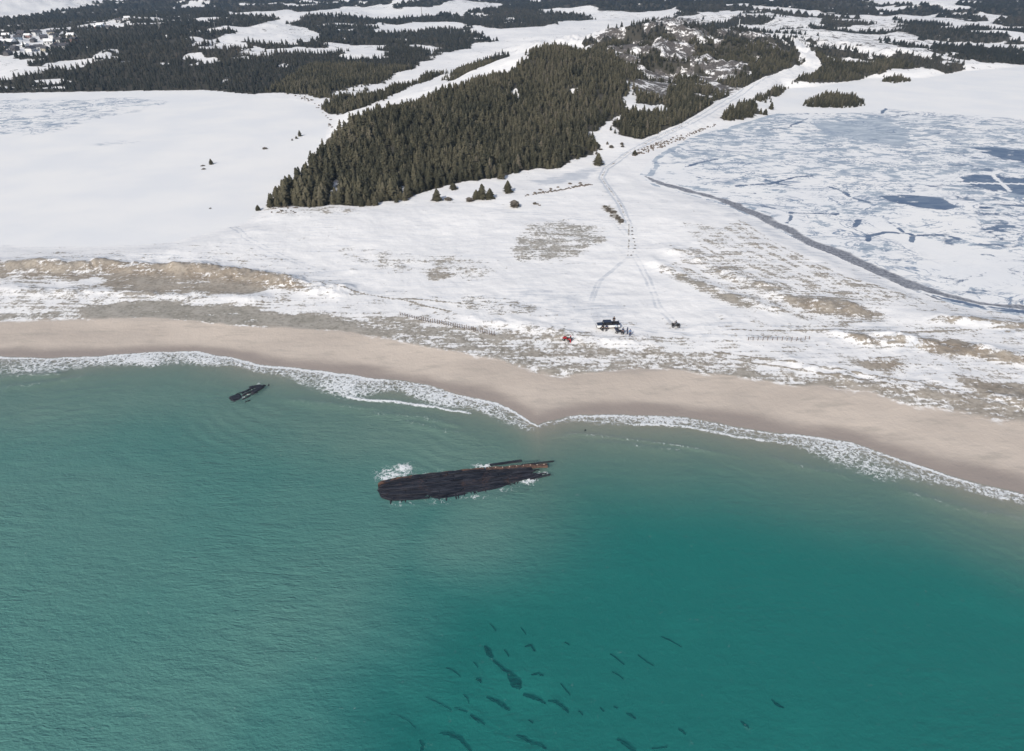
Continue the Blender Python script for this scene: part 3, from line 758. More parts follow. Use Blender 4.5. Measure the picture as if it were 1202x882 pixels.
for nm, poly, sgn in (('frozen_pond', POND_L, -1), ('ice_pond', POND_R, 1)):
    d = sdf(poly, GX, GY, 20)
    fm = d[Q].max(1) > 0
    used = np.unique(Q[fm].ravel())
    x, y = GX[used], GY[used]
    dk = np.full(x.shape, 0.0); gy = np.zeros(x.shape); md = np.zeros(x.shape)
    if sgn > 0:
        ice = pmask(ICE, x, y, 4, 4, 30, 601, z=POND_Z)
        dk = -0.6 + ice * (0.79 + 0.16 * smooth(900, 1150, 601 + x / np.maximum(y, 1) * 700)); gy = -0.6 + 1.01 * ice
        for i, (p, c) in enumerate(PGREY):
            gy = np.maximum(gy, c * pmask(p, x, y, 6, 5, 25, 610 + i, z=POND_Z))
        for i, (p, c) in enumerate(PDARK):
            dk = np.maximum(dk, -0.3 + (c + 0.45) * pmask(p, x, y, 2.5, 2.5, 14, 630 + i, z=POND_Z))
        for i, l in enumerate(LEADS):
            dk = np.maximum(dk, -0.2 + 0.85 * lmask(l, 2.0, x, y, 1.2, 660 + i, POND_Z, 0.2))
        for i, l in enumerate(CRACKS):
            cr = lmask(l, 0.9, x, y, 0.3, 700 + i, POND_Z, 0.6); dk = dk * (1 - cr) - 0.8 * cr; gy = gy * (1 - cr) - 0.8 * cr
        # smooth snow-covered floes near the shore and the meltwater moat along it
        fl = pmask([(800, 215), (880, 222), (960, 250), (1060, 290), (1120, 330), (1202, 345), (1202, 300), (1100, 285), (1000, 262), (900, 235)], x, y, 3, 4, 15, 720, z=POND_Z)
        dk -= 0.22 * fl * (dk < 0.3); gy -= 0.36 * fl
        ml = [(760, 208), (775, 216), (800, 222), (850, 235), (900, 258), (950, 284), (1000, 305), (1050, 327), (1100, 347), (1150, 357), (1202, 363), (1400, 385)]
        md = lmask(ml, [1.5, 2.6, 3.4, 3.2, 4.2, 5.0, 5.4, 5.2, 4.6, 3.6, 3.0, 3], x, y, 2.0, 730, POND_Z, 0.25)
        sl = lmask([(1080, 342), (1110, 351), (1150, 360), (1202, 367), (1400, 390)], [0.6, 1.6, 2.0, 2.4, 3], x, y, 0.4, 731, POND_Z, 0.35)
        dk = np.maximum(dk, -0.2 + 0.9 * sl); md = md * (1 - sl)
        gy = np.maximum(gy, 0.62 * lmask([(a_ - 3, b_ + 5) for a_, b_ in ml], [2.5, 3.5, 4, 4, 4, 4.4, 4.4, 4.2, 4.0, 3.4, 3.0, 3], x, y, 1.0, 734, POND_Z, 0.2))
        sl2 = lmask([(748, 204), (762, 206), (772, 195), (768, 188), (785, 178), (806, 166)], [1.6, 2.2, 2.2, 2.0, 2.4, 3.0], x, y, 0.8, 732, POND_Z, 0.3)
        gy = np.maximum(gy, 0.75 * sl2); dk = np.maximum(dk, 0.24 * sl2)
        grn = lmask([(845, 155), (880, 143), (915, 134)], [3.0, 4.0, 4.0], x, y, 0.8, 733, POND_Z, 0.3); gy = np.maximum(gy, 0.7 * grn)
    else:
        dk[:] = -0.8
        gy = -0.5 + 0.90 * pmask([(-420, 118), (0, 113), (120, 114), (190, 120), (160, 135), (100, 150), (30, 165), (-420, 175)], x, y, 20, 14, 60, 740, z=POND_Z)
        gy = np.maximum(gy, -0.5 + 0.72 * pmask([(70, 172), (140, 163), (180, 166), (120, 174)], x, y, 6, 6, 30, 741, z=POND_Z))
    full = lambda a: (lambda o: (o.__setitem__(used, a), o)[1])(np.zeros(GX.shape))
    Vp = V.copy(); Vp[:, 2] = POND_Z
    pm = sub_mesh(nm, Vp, Q, fm, dict(dark=full(dk), grey=full(gy), mud_tone=full(md)))
    tag(link(nm, pm, M['pond']), kind='structure')

# ---- the snowed-in road over the isthmus
rm = ROADM(GX, GY)
fm = rm[Q].min(1) > 0.3
fm &= np.maximum(sdf(POND_L, GX, GY, 20), sdf(POND_R, GX, GY, 20))[Q].max(1) < -0.5
a2 = dict(gattr); a2['veg'] = np.full(GX.shape, 0.02) + 0.5 * lmask(ROAD[:9], 0.4, GX, GY, 0.3, 750); a2['forest'] = GX * 0; a2['rock'] = GX * 0
rut = np.maximum(lmask([(a_ - 3, b_) for a_, b_ in ROAD[1:12]], 0.55, GX, GY, 0.2, 755), lmask([(a_ + 3, b_ + 0.5) for a_, b_ in ROAD[1:12]], 0.55, GX, GY, 0.2, 756))
a2['blue'] = np.maximum(a2['blue'], np.maximum(0.40 * rm, 1.0 * rut))
tag(link('road', sub_mesh('road', V, Q, fm, a2, 0.05), M['ground']), kind='structure')

# ------------------------------------------------------------------ sea
sx = np.concatenate([np.arange(-420, -135, 3.0), np.arange(-135, 125, 0.42), np.arange(125, 420, 3.0)])
st = np.concatenate([np.arange(-3, 30, 0.33), np.arange(30, 110, 0.8), np.arange(110, 240, 4.0)])
TT, XX = np.meshgrid(st, sx, indexing='ij')
X = XX.ravel(); Tt = TT.ravel()
Y = shore_y(X) - Tt
gz = height0(X, Y)
depth = np.maximum(-gz, 0)
tb = np.maximum(np.interp(X, SHX, SHY) - np.interp(X, BKX, BKY), 1.0)
u = Tt / tb
px_of = 601 + X / np.maximum((Y * CT + CAM_H * ST), 10) * F_PX
I = np.interp(px_of, [-200, 0, 60, 100, 170, 200, 230, 280, 340, 400, 500, 560, 600, 640, 700, 780, 860, 930, 985, 1040, 1100, 1150, 1202, 1300],
              [0.40, 0.42, 0.40, 0.55, 0.56, 0.40, 0.58, 0.54, 0.52, 0.54, 0.50, 0.48, 0.42, 0.34, 0.38, 0.54, 0.40, 0.42, 0.50, 0.48, 0.36, 0.44, 0.48, 0.42])
pat = fbm(X, Y, 7, 4, 801)
brd = np.clip(0.72 + 1.6 * (fbm(X, X * 0 + 9, 16, 3, 842) - 0.35), 0.3, 1.25)
foam = I * smooth(-0.3, 0.05, Tt) * smooth(1.2, 0.60, u / brd) * (0.50 + 1.05 * pat)
edge = np.exp(-((Tt - 0.35) / 0.5) ** 2) * (0.38 + 0.9 * fbm(X, X * 0, 8, 3, 803))
foam = np.maximum(foam, edge * np.clip(I * 2.6, 0.6, 1.1))
brk = np.interp(px_of, [390, 410, 545, 560], [0, 1, 1, 0]); foam = np.maximum(foam, 0.95 * brk * np.exp(-((u - 0.90) / 0.055) ** 2))
brk2 = np.interp(px_of, [560, 600, 700, 760, 860, 930, 960], [0, 0, 0, 1, 1, 1, 0]); foam = np.maximum(foam, 0.75 * brk2 * np.exp(-((u - 0.75) / 0.13) ** 2) * (0.6 + 0.7 * pat))
faint = np.exp(-((Y - np.interp(X, *curve([(600, 520), (680, 510), (740, 517), (800, 525), (860, 535), (930, 545), (1000, 560)], 0))) / 0.55) ** 2) * np.interp(px_of, [640, 680, 820, 880], [0, 1, 1, 0])
foam = np.maximum(foam, 0.27 * faint); CREST = 0.32 * faint
def splash(px, py, rx, ry, a):
    global foam
    cx, cy_ = at_z(px, py, 0.2)
    e = np.exp(-(((X - cx) / rx) ** 2 + ((Y - cy_) / ry) ** 2))
    foam = np.maximum(foam, a * e * (0.7 + 0.6 * fbm(X, Y, 2.0, 3, 811)))
for s_ in ((462, 557, 3.2, 2.2, 0.62), (474, 549, 1.6, 1.4, 0.85), (452, 562, 1.4, 1.0, 0.7), (568, 547, 2.2, 0.9, 0.6), (577, 551, 1.6, 0.7, 0.6), (620, 563, 1.5, 1.2, 0.72), (608, 556, 2, 1, 0.4), (636, 555, 1.6, 0.8, 0.5),
           (289, 462, 0.6, 0.5, 0.7), (296, 456, 0.8, 0.7, 0.5), (303, 450, 0.4, 1.2, 0.42), (62, 437, 1.6, 0.5, 0.85), (286, 466, .7, .4, .5), (532, 554, 3, .8, .36), (500, 556.5, 3, .8, .36), (470, 590, 2.5, .7, .34), (512, 588, 2.5, .7, .34), (556, 582, 2.5, .7, .36), (596, 574, 2, .7, .36)):
    splash(*s_)
turb_light = 0.72 * smooth(38, 4, Tt) + 0.58 * smooth(7, -22, X - (Y - 82) * 0.46 + (fbm(X, Y, 18, 4, 821) - 0.5) * 22) + 0.15 * smooth(-60, -110, X)  # silt near shore, plus the brighter light on the left water painted in
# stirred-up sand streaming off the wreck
turb_light = np.maximum(turb_light, 0.70 * np.exp(-((X + 4 - (Y - 85) * 0.3) / 16) ** 2) * smooth(60, 80, Y) * smooth(125, 105, Y))
turb_light = np.clip((turb_light + 0.01) * (0.75 + 0.5 * fbm(X, Y, 30, 4, 820)), 0, 1)
for px0, py0, px1, py1, a_, w_ in ((0, 446, 75, 440, .5, .5), (0, 458, 110, 443, .30, .6), (340, 470, 450, 482, .34, .5), (430, 483, 545, 500, .30, .5), (470, 495, 560, 515, .25, .5), (700, 520, 800, 530, .3, .6), (900, 540, 1000, 560, .30, .5), (1050, 575, 1200, 612, .34, .6)):
    ax_, ay_ = at_z(px0, py0, 0); bx_, by_ = at_z(px1, py1, 0)
    tt_ = (X - ax_) / (bx_ - ax_); yy_ = ay_ + (by_ - ay_) * tt_ + (fbm(X, X * 0 + px0, 9, 3, 840) - 0.5) * 3
    foam = np.maximum(foam, 0.55 * a_ * np.exp(-((Y - yy_) / (w_ * 1.6)) ** 2) * smooth(-0.1, 0.15, tt_) * smooth(1.1, 0.85, tt_) * (0.5 + fbm(X, Y, 5, 3, 841)))
    CREST = np.maximum(CREST, 0.9 * a_ * np.exp(-((Y - yy_) / 1.3) ** 2) * smooth(-0.1, 0.15, tt_) * smooth(1.1, 0.85, tt_))
swell = np.sin((Tt + 14 * fbm(X, Y, 22, 3, 830)) * 2 * math.pi / 3.2) * 0.035 * smooth(2, 14, Tt) * smooth(0.42, 0.6, fbm(X, Y, 18, 3, 831)) + (fbm(X, Y, 4, 3, 832) - 0.5) * 0.10 * smooth(1, 6, Tt)
Z = 0.02 + CREST + swell + 0.22 * np.clip(foam - 0.35, 0, 1) * smooth(0.3, 2, Tt)
n1_, n2_ = TT.shape
ii = np.arange(n1_ * n2_).reshape(n1_, n2_)
SQ = np.stack([ii[:-1, :-1], ii[1:, :-1], ii[1:, 1:], ii[:-1, 1:]], -1).reshape(-1, 4)
sm = np_mesh('sea', np.stack([X, Y, Z], -1), SQ.ravel(), 4, dict(depth=depth, foam=foam, turb_light=turb_light), True)
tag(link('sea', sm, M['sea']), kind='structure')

# ------------------------------------------------------------------ trees
def crown_arrays(seed, n_branch, core_sides=6, spread=1.0, round_=False):
    """crown of unit height and unit base radius, made of drooping branch blades round a thin core"""
    r_ = random.Random(seed)
    v, f, tn = [], [], []
    base = 0.10
    for i in range(n_branch):
        t = base + (1 - base) * (i / n_branch) ** 0.85
        prof = (1 - t) ** 0.62 * 1.05 if not round_ else math.sqrt(max(0.02, 1 - (2 * t - 0.9) ** 2 * 0.9))
        L = (prof + 0.05) * r_.uniform(0.70, 1.18) * spread
        a = i * 2.39996 + r_.uniform(-0.5, 0.5)
        ca, sa = math.cos(a), math.sin(a)
        w = (0.24 * L + 0.10) * r_.uniform(0.8, 1.3)
        up = r_.uniform(-0.05, 0.04)
        z0 = t + 0.035; z1 = t + up; z2 = t + up - 0.06 * r_.uniform(0.3, 1.4)
        b = len(v)
        m = 0.55 * L
        v += [(0, 0, z0), (ca * m - sa * w, sa * m + ca * w, z1 - 0.02), (ca * L, sa * L, z2), (ca * m + sa * w, sa * m - ca * w, z1 - 0.02), (ca * m, sa * m, z1 + 0.035)]
        f += [(b, b + 1, b + 4), (b + 1, b + 2, b + 4), (b + 2, b + 3, b + 4), (b + 3, b, b + 4)]
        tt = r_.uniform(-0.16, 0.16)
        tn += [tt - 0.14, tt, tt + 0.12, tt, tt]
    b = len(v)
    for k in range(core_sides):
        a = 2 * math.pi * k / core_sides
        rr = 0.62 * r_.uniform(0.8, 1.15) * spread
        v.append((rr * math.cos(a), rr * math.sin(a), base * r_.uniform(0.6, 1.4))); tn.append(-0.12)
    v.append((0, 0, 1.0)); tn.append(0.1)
    for k in range(core_sides): f.append((b + k, b + (k + 1) % core_sides, b + core_sides))
    return np.array(v, float), np.array(f, int), np.array(tn, float)

def crown_mesh(name, arr, tint):
    v, f, tn = arr
    return np_mesh(name, v, f.ravel(), 3, dict(tint=np.clip(tn + tint, 0, 1)))

def trunk_mesh(name):
    bm = bmesh.new()
    bmesh.ops.create_cone(bm, cap_ends=True, segments=6, radius1=0.07, radius2=0.02, depth=0.5, matrix=Matrix.Translation((0, 0, 0.22)))
    m_ = bpy.data.meshes.new(name); bm.to_mesh(m_); bm.free(); m_.materials.append(M['bark']); return m_

def forest_at(x, y): return forest_mask(np.asarray(x, float), np.asarray(y, float))

# candidates on a jittered grid, denser near the camera
def scatter(x0, x1, y0, y1, step, seed):
    r_ = np.random.default_rng(seed)
    gx, gy = np.meshgrid(np.arange(x0, x1, step), np.arange(y0, y1, step))
    gx = gx + r_.uniform(-0.48, 0.48, gx.shape) * step; gy = gy + r_.uniform(-0.48, 0.48, gy.shape) * step
    return gx.ravel(), gy.ravel()

tx, ty = scatter(-170, 330, 240, 640, 2.05, 5)
m = np.abs(tx) < ty * 0.80 + 10
tx, ty = tx[m], ty[m]
fv = forest_at(tx, ty)
dens = 0.60 + 1.2 * (fbm(tx, ty, 12, 4, 901) - 0.35)
m = (fv > 0.15 + 0.7 * rng.uniform(0, 1, tx.shape)) & (rng.uniform(0, 1, tx.shape) < dens) & ~((ROADM(tx, ty) > 0.02))
tx, ty = tx[m], ty[m]
tz = height(tx, ty)
tr_ = np.hypot(tx, ty)
th = (0.62 + 0.38 * smooth(0.4, 0.95, fv[m])) * (4.6 + 3.6 * rng.beta(2, 2, tx.shape)) * (0.78 + 0.45 * fbm(tx, ty, 40, 3, 905)) * np.interp(tr_, [250, 310, 420, 640], [1.0, 0.95, 0.74, 0.62])
tw = th * rng.uniform(0.24, 0.40, tx.shape)
th = th * rng.uniform(0.55, 1.02, tx.shape) * np.where(rng.uniform(0, 1, tx.shape) < 0.07, 1.3, 1.0)
tint = np.clip(0.30 + (fbm(tx, ty, 25, 3, 907) - 0.5) * 0.9 + rng.normal(0, 0.17, tx.shape) + (rng.uniform(0, 1, tx.shape) < 0.07) * 0.4, 0, 1)
order = np.argsort(np.hypot(tr_, CAM_H - tz))
near, rest = order[:300], order[300:]

CROWNS = [crown_mesh('spruce_crown', crown_arrays(s, 120, 7), tn) for s, tn in ((1, .12), (2, .22), (3, .3), (4, .38), (5, .46), (6, .30), (7, .2), (8, .62))]
for c in CROWNS: c.materials.append(M['needles'])
TRUNK = trunk_mesh('spruce_trunk')
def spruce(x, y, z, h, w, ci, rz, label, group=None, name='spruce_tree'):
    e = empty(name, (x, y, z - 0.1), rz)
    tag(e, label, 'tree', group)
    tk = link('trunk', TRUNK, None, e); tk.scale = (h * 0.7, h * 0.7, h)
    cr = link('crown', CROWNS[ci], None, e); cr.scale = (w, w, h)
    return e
tl = np.array([.12, .22, .3, .38, .46, .30, .2, .62])
for i in near:
    ci = int(np.argmin(np.abs(tl - tint[i]) + rng.uniform(0, 0.08, 8)))
    spruce(tx[i], ty[i], tz[i], th[i], tw[i], ci, rng.uniform(0, 6.28), 'dark olive spruce along the seaward edge of the dense stand covering the hill', 'spruces along the front of the wooded hill')

def merged(name, x, y, z, h, w, tint_, templates, mat, seed):
    r_ = np.random.default_rng(seed)
    Vs, Fs, Ts = [], [], []
    off = 0
    pick = r_.integers(0, len(templates), len(x))
    for k, (v, f, tn) in enumerate(templates):
        s = np.where(pick == k)[0]
        if not len(s): continue
        a = r_.uniform(0, 6.283, len(s)); ca, sa = np.cos(a)[:, None], np.sin(a)[:, None]
        lean = r_.normal(0, 0.03, (2, len(s)))
        px_ = (v[None, :, 0] * ca - v[None, :, 1] * sa) * w[s][:, None] + x[s][:, None] + lean[0][:, None] * v[None, :, 2] * h[s][:, None]
        py_ = (v[None, :, 0] * sa + v[None, :, 1] * ca) * w[s][:, None] + y[s][:, None] + lean[1][:, None] * v[None, :, 2] * h[s][:, None]
        pz_ = v[None, :, 2] * h[s][:, None] + z[s][:, None] - 0.1
        Vs.append(np.stack([px_, py_, pz_], -1).reshape(-1, 3))
        Fs.append((f[None] + (np.arange(len(s)) * len(v))[:, None, None] + off).reshape(-1))
        Ts.append(np.clip(tn[None] + tint_[s][:, None], 0, 1).ravel())
        off += len(s) * len(v)
    me_ = np_mesh(name, np.concatenate(Vs), np.concatenate(Fs), 3, dict(tint=np.concatenate(Ts)))
    return link(name, me_, mat)

T_MID = [crown_arrays(20 + s, 46, 6) for s in range(6)]
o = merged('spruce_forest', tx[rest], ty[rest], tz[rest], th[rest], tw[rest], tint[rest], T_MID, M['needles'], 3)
tag(o, 'dense grey-green spruce forest covering the hill between the two ponds', 'forest', kind='stuff')
print('hill trees', len(tx))

# far woods
T_FAR = [crown_arrays(50 + s, 9, 5, 1.15) for s in range(6)]
fx, fy, fh, fw = [], [], [], []
for (r0, r1, step, hh) in ((440, 800, 4.2, 4.0), (800, 1300, 6.5, 4.6), (1300, 2600, 12.0, 6.0)):
    xx, yy = scatter(-r1 * 0.75, r1 * 0.75, r0 * 0.75, r1, step, int(r0))
    rr = np.hypot(xx, yy)
    m = (rr >= r0) & (rr < r1) & (np.abs(xx) < yy * 0.74 + 15) & ~((xx > -170) & (xx < 330) & (yy > 240) & (yy < 640))
    xx, yy = xx[m], yy[m]
    m = forest_at(xx, yy) > 0.2 + 0.6 * rng.uniform(0, 1, xx.shape)
    xx, yy = xx[m], yy[m]
    fx.append(xx); fy.append(yy); h_ = hh * rng.uniform(0.6, 1.3, xx.shape); fh.append(h_); fw.append(h_ * rng.uniform(0.30, 0.5, xx.shape) * step / 4.6 * 0.9)
fx, fy, fh, fw = map(np.concatenate, (fx, fy, fh, fw))
fz = height(fx, fy)
ft = np.clip(0.30 + (fbm(fx, fy, 120, 3, 950) - 0.5) * 1.1 + rng.normal(0, 0.14, fx.shape), 0, 1)
o = merged('distant_woods', fx, fy, fz, fh, fw, ft, T_FAR, M['far_needles'], 4)
tag(o, 'dark spruce woods spread over the low land beyond the ponds', 'woods', kind='stuff')
print('far trees', len(fx))
#MORE
# ------------------------------------------------------------------ haze
lo, hi_ = float(min(GZ.min(), -9.5)), float(max(GZ.max() + 8, CAM_H + 6))
bm = bmesh.new()
bmesh.ops.create_cube(bm, size=1.0)
bmesh.ops.scale(bm, vec=(15000, 7700, hi_ - lo + 1), verts=bm.verts)
bmesh.ops.translate(bm, vec=(0, 3450, (hi_ + lo - 1) / 2), verts=bm.verts)
hm = bpy.data.meshes.new('haze'); bm.to_mesh(hm); bm.free()
ht = NT('haze')
pv = ht.n('ShaderNodeVolumePrincipled')
pv.inputs['Color'].default_value = (0.55, 0.74, 1.0, 1)
pv.inputs['Density'].default_value = HAZE
pv.inputs['Anisotropy'].default_value = 0.2
ht.t.links.new(pv.outputs[0], ht.out.inputs['Volume'])
tag(link('haze', hm, ht.m), kind='stuff')

# ------------------------------------------------------------------ small builders
class MB:
    def __init__(self): self.bm = bmesh.new()
    def box(self, c, size, rot=(0, 0, 0), taper=1.0, bevel=0.0):
        b = bmesh.new()
        bmesh.ops.create_cube(b, size=1.0)
        for v in b.verts:
            if v.co.z > 0: v.co.x *= taper; v.co.y *= taper
        bmesh.ops.scale(b, vec=size, verts=b.verts)
        if bevel: bmesh.ops.bevel(b, geom=list(b.edges), offset=bevel, segments=2, affect='EDGES')
        m_ = Matrix.Translation(c) @ (Matrix.Rotation(rot[2], 4, 'Z') @ Matrix.Rotation(rot[1], 4, 'Y') @ Matrix.Rotation(rot[0], 4, 'X'))
        bmesh.ops.transform(b, matrix=m_, verts=b.verts)
        self._add(b); return self
    def _add(self, b):
        tmp = bpy.data.meshes.new('t'); b.to_mesh(tmp); b.free(); self.bm.from_mesh(tmp); bpy.data.meshes.remove(tmp)
    def tube(self, p0, p1, r0, r1=None, seg=8):
        p0, p1 = Vector(p0), Vector(p1); d = p1 - p0
        b = bmesh.new()
        bmesh.ops.create_cone(b, cap_ends=True, segments=seg, radius1=r0, radius2=r0 if r1 is None else r1, depth=d.length)
        m_ = Matrix.Translation((p0 + p1) / 2) @ d.to_track_quat('Z', 'Y').to_matrix().to_4x4()
        bmesh.ops.transform(b, matrix=m_, verts=b.verts); self._add(b); return self
    def prism(self, prof, x0, x1):
        """profile in (y,z)... extruded along x"""
        n = len(prof)
        a = [self.bm.verts.new((x0, y, z)) for y, z in prof]; c = [self.bm.verts.new((x1, y, z)) for y, z in prof]
        self.bm.faces.new(a[::-1]); self.bm.faces.new(c)
        for i in range(n): self.bm.faces.new((a[i], a[(i + 1) % n], c[(i + 1) % n], c[i]))
        return self
    def build(self, name, mat, parent=None, smooth_=False):
        bmesh.ops.recalc_face_normals(self.bm, faces=self.bm.faces)
        m_ = bpy.data.meshes.new(name); self.bm.to_mesh(m_); self.bm.free()
        if smooth_:
            for p in m_.polygons: p.use_smooth = True
        return link(name, m_, mat, parent)

def rough_rock(name, seed, sx=1, sy=1, sz=0.7):
    b = bmesh.new(); bmesh.ops.create_icosphere(b, subdivisions=2, radius=0.5)
    r_ = random.Random(seed); ph = [r_.uniform(0, 6) for _ in range(6)]
    for v in b.verts:
        c = v.co
        k = 1 + 0.22 * math.sin(5 * c.x + ph[0]) + 0.2 * math.sin(6 * c.y + ph[1]) + 0.18 * math.sin(7 * c.z + ph[2]) + r_.uniform(-0.08, 0.08)
        v.co = Vector((c.x * k * sx, c.y * k * sy, c.z * k * sz))
    m_ = bpy.data.meshes.new(name); b.to_mesh(m_); b.free(); return m_

# ------------------------------------------------------------------ the shipwreck
UP = [(441, 569), (447, 565), (462, 561), (480, 558), (520, 553), (560, 549), (590, 548), (620, 546), (640, 545)]
LW = [(441, 577), (446, 584), (458, 588), (480, 588), (520, 585), (560, 579), (600, 570), (622, 565), (636, 561)]
up = [Vector((*at_z(a, b, 0.4), 0)) for a, b in UP]; lw = [Vector((*at_z(a, b, 0.0), 0)) for a, b in LW]
c0 = (up[0] + lw[0]) / 2; c1 = (up[-1] + lw[-1]) / 2
worg = (c0 + c1) / 2; wang = math.atan2(c1.y - c0.y, c1.x - c0.x)
winv = Matrix.Rotation(-wang, 3, 'Z')
ul = [winv @ (p - worg) for p in up]; ll = [winv @ (p - worg) for p in lw]
wreck = empty('shipwreck', (worg.x, worg.y, 0.0), wang)
tag(wreck, 'long black hull of a wooden shipwreck lying awash in the shallows with a rusty keel', 'shipwreck')
def edge_at(tab, x): return float(np.interp(x, [p.x for p in tab], [p.y for p in tab]))
XA, XB = min(ul[0].x, ll[0].x), max(ul[-1].x, ll[-1].x)
def hull(x, v, dz=0.0):
    """v 0 at the keel edge, 1 at the sunken side"""
    y = edge_at(ul, x) * (1 - v) + edge_at(ll, x) * v
    e = (x - XA) / (XB - XA)
    z = 0.40 - 0.05 * v - 0.24 * v ** 2.2 - 0.10 * e * v + 0.035 * math.sin(x * 0.7 + 4 * v) + dz
    z -= 0.25 * max(0, 0.03 - e) / 0.03
    return Vector((x, y, z))
def strip(mb, xs, f0, f1, thick):
    rows = [(f0(x), f1(x)) for x in xs]
    vs = []
    for a, b in rows:
        vs.append([mb.bm.verts.new(p) for p in (a, b, b - Vector((0, 0, thick)), a - Vector((0, 0, thick)))])
    for i in range(len(vs) - 1):
        for k in range(4): mb.bm.faces.new((vs[i][k], vs[i][(k + 1) % 4], vs[i + 1][(k + 1) % 4], vs[i + 1][k]))
    mb.bm.faces.new(vs[0]); mb.bm.faces.new(vs[-1][::-1])
rw = random.Random(5)
shell = MB()
strip(shell, np.linspace(XA + 0.6, XB - 2.5, 40), lambda x: hull(x, 0.04, -0.10), lambda x: hull(x, 0.5, -0.10), 0.6)
strip(shell, np.linspace(XA + 0.3, XB - 3.2, 40), lambda x: hull(x, 0.5, -0.10), lambda x: hull(x, 1.0, -0.06), 0.6)
strip(shell, np.linspace(XA + 0.6, XB - 4.0, 40), lambda x: hull(x, 0.95, -0.14), lambda x: hull(x, 1.0, -0.95) + Vector((0, -0.75 - 0.25 * math.sin(x * 1.3), 0)), 0.3)
shell.build('hull_shell', M['wreck'], wreck)
pl = MB()
NS = 15
for k in range(NS):
    v0, v1 = 0.05 + 0.95 * k / NS, 0.05 + 0.95 * (k + 0.86) / NS
    x = XA + rw.uniform(0.0, 1.2) + 0.9 * abs(k / NS - 0.45)
    end = XB - rw.uniform(0.2, 4.5)
    while x < end - 1:
        L = rw.uniform(3, 9); x1 = min(x + L, end)
        dz = rw.uniform(-0.10, 0.16)
        if rw.random() > 0.10:
            j = rw.uniform(-0.01, 0.01)
            strip(pl, np.linspace(x, x1, max(3, int((x1 - x) / 0.8))), lambda q: hull(q, v0 + j, dz + 0.03 * math.sin(q * 3 + k)), lambda q: hull(q, v1 + j, dz + 0.03 * math.sin(q * 2 + k * 2)), 0.14)
        x = x1 + rw.uniform(0.03, 0.25)
pl.build('hull_planking', M['wreck'], wreck)
kl = MB()
def keel(xa, xb, w, z, off):
    strip(kl, np.linspace(xa, xb, 18), lambda q: hull(q, off, 0) + Vector((0, 0, z + 0.06 * math.sin(q * 2.2))), lambda q: hull(q, off, 0) + Vector((0, -w, z + 0.05 * math.sin(q * 2.7 + 1))), 0.45)
keel(XB - 10.5, XB + 0.3, 0.62, 0.22, 0.03)
keel(XA + 0.4, XA + 6.2, 0.5, 0.16, 0.04)
keel(XA + 6.4, XB - 10.8, 0.35, 0.05, 0.03)
kl.build('keel_beam', M['rust'], wreck)
for q in np.linspace(XB - 10, XB - 0.3, 9):
    b = MB(); p = hull(q, 0.03) + Vector((0, -0.3, 0.26)); b.tube(p, p + Vector((0, 0, 0.12)), 0.09, 0.06, 7); b.build('keel_bolt', M['bolt'], wreck)
for q in sorted(rw.uniform(XA + 1.2, XB - 4) for _ in range(17)):
    b = MB(); va = 0.86 + rw.uniform(0, 0.1)
    p, p2 = hull(q, va), hull(q + rw.uniform(-0.2, 0.2), 1.0) + Vector((rw.uniform(-.3, .3), -rw.uniform(0.1, 1.1), -0.16))
    b.tube(p + Vector((0, 0, -0.12)), p2, 0.16, 0.11, 6); b.build('rib', M['wreck'], wreck)
# broken ends to the right
for pa, pb, w_, nm, mt in (((612, 546), (650, 541.5), 0.24, 'broken_plank', 'wreck'), ((600, 543), (632, 539.5), 0.55, 'broken_plank', 'wreck'), ((622, 563), (646, 557), 0.28, 'broken_plank', 'wreck'),
                          ((575, 546), (612, 541), 0.6, 'broken_plank', 'wreck'), ((612, 562), (636, 557.5), 0.35, 'broken_plank', 'wreck')):
    a = winv @ (Vector((*at_z(*pa, 0.1), 0)) - worg); b_ = winv @ (Vector((*at_z(*pb, 0.1), 0)) - worg)
    d = b_ - a; b = MB(); b.box(((a + b_) / 2 + Vector((0, 0, -0.30 if pa[1] < 545 else 0.04))), (d.length, w_, 0.34), (rw.uniform(-0.2, 0.2), rw.uniform(-0.02, 0.02), math.atan2(d.y, d.x)), 1, 0.04); b.build(nm, M[mt], wreck)
# tangled weed and iron along the planking
for i in range(26):
    q = rw.uniform(XA + 2, XB - 4); p = hull(q, rw.uniform(0.1, 0.95), 0.05)
    o = link('encrusted_lump', rough_rock('encrusted_lump', i, 1, 0.7, 0.5) if i < 5 else bpy.data.objects[f'encrusted_lump'].data, M['wreck'], wreck)
    o.location = p; sc = rw.uniform(0.15, 0.5); o.scale = (sc, sc, sc); o.rotation_euler = (0, 0, rw.uniform(0, 6))

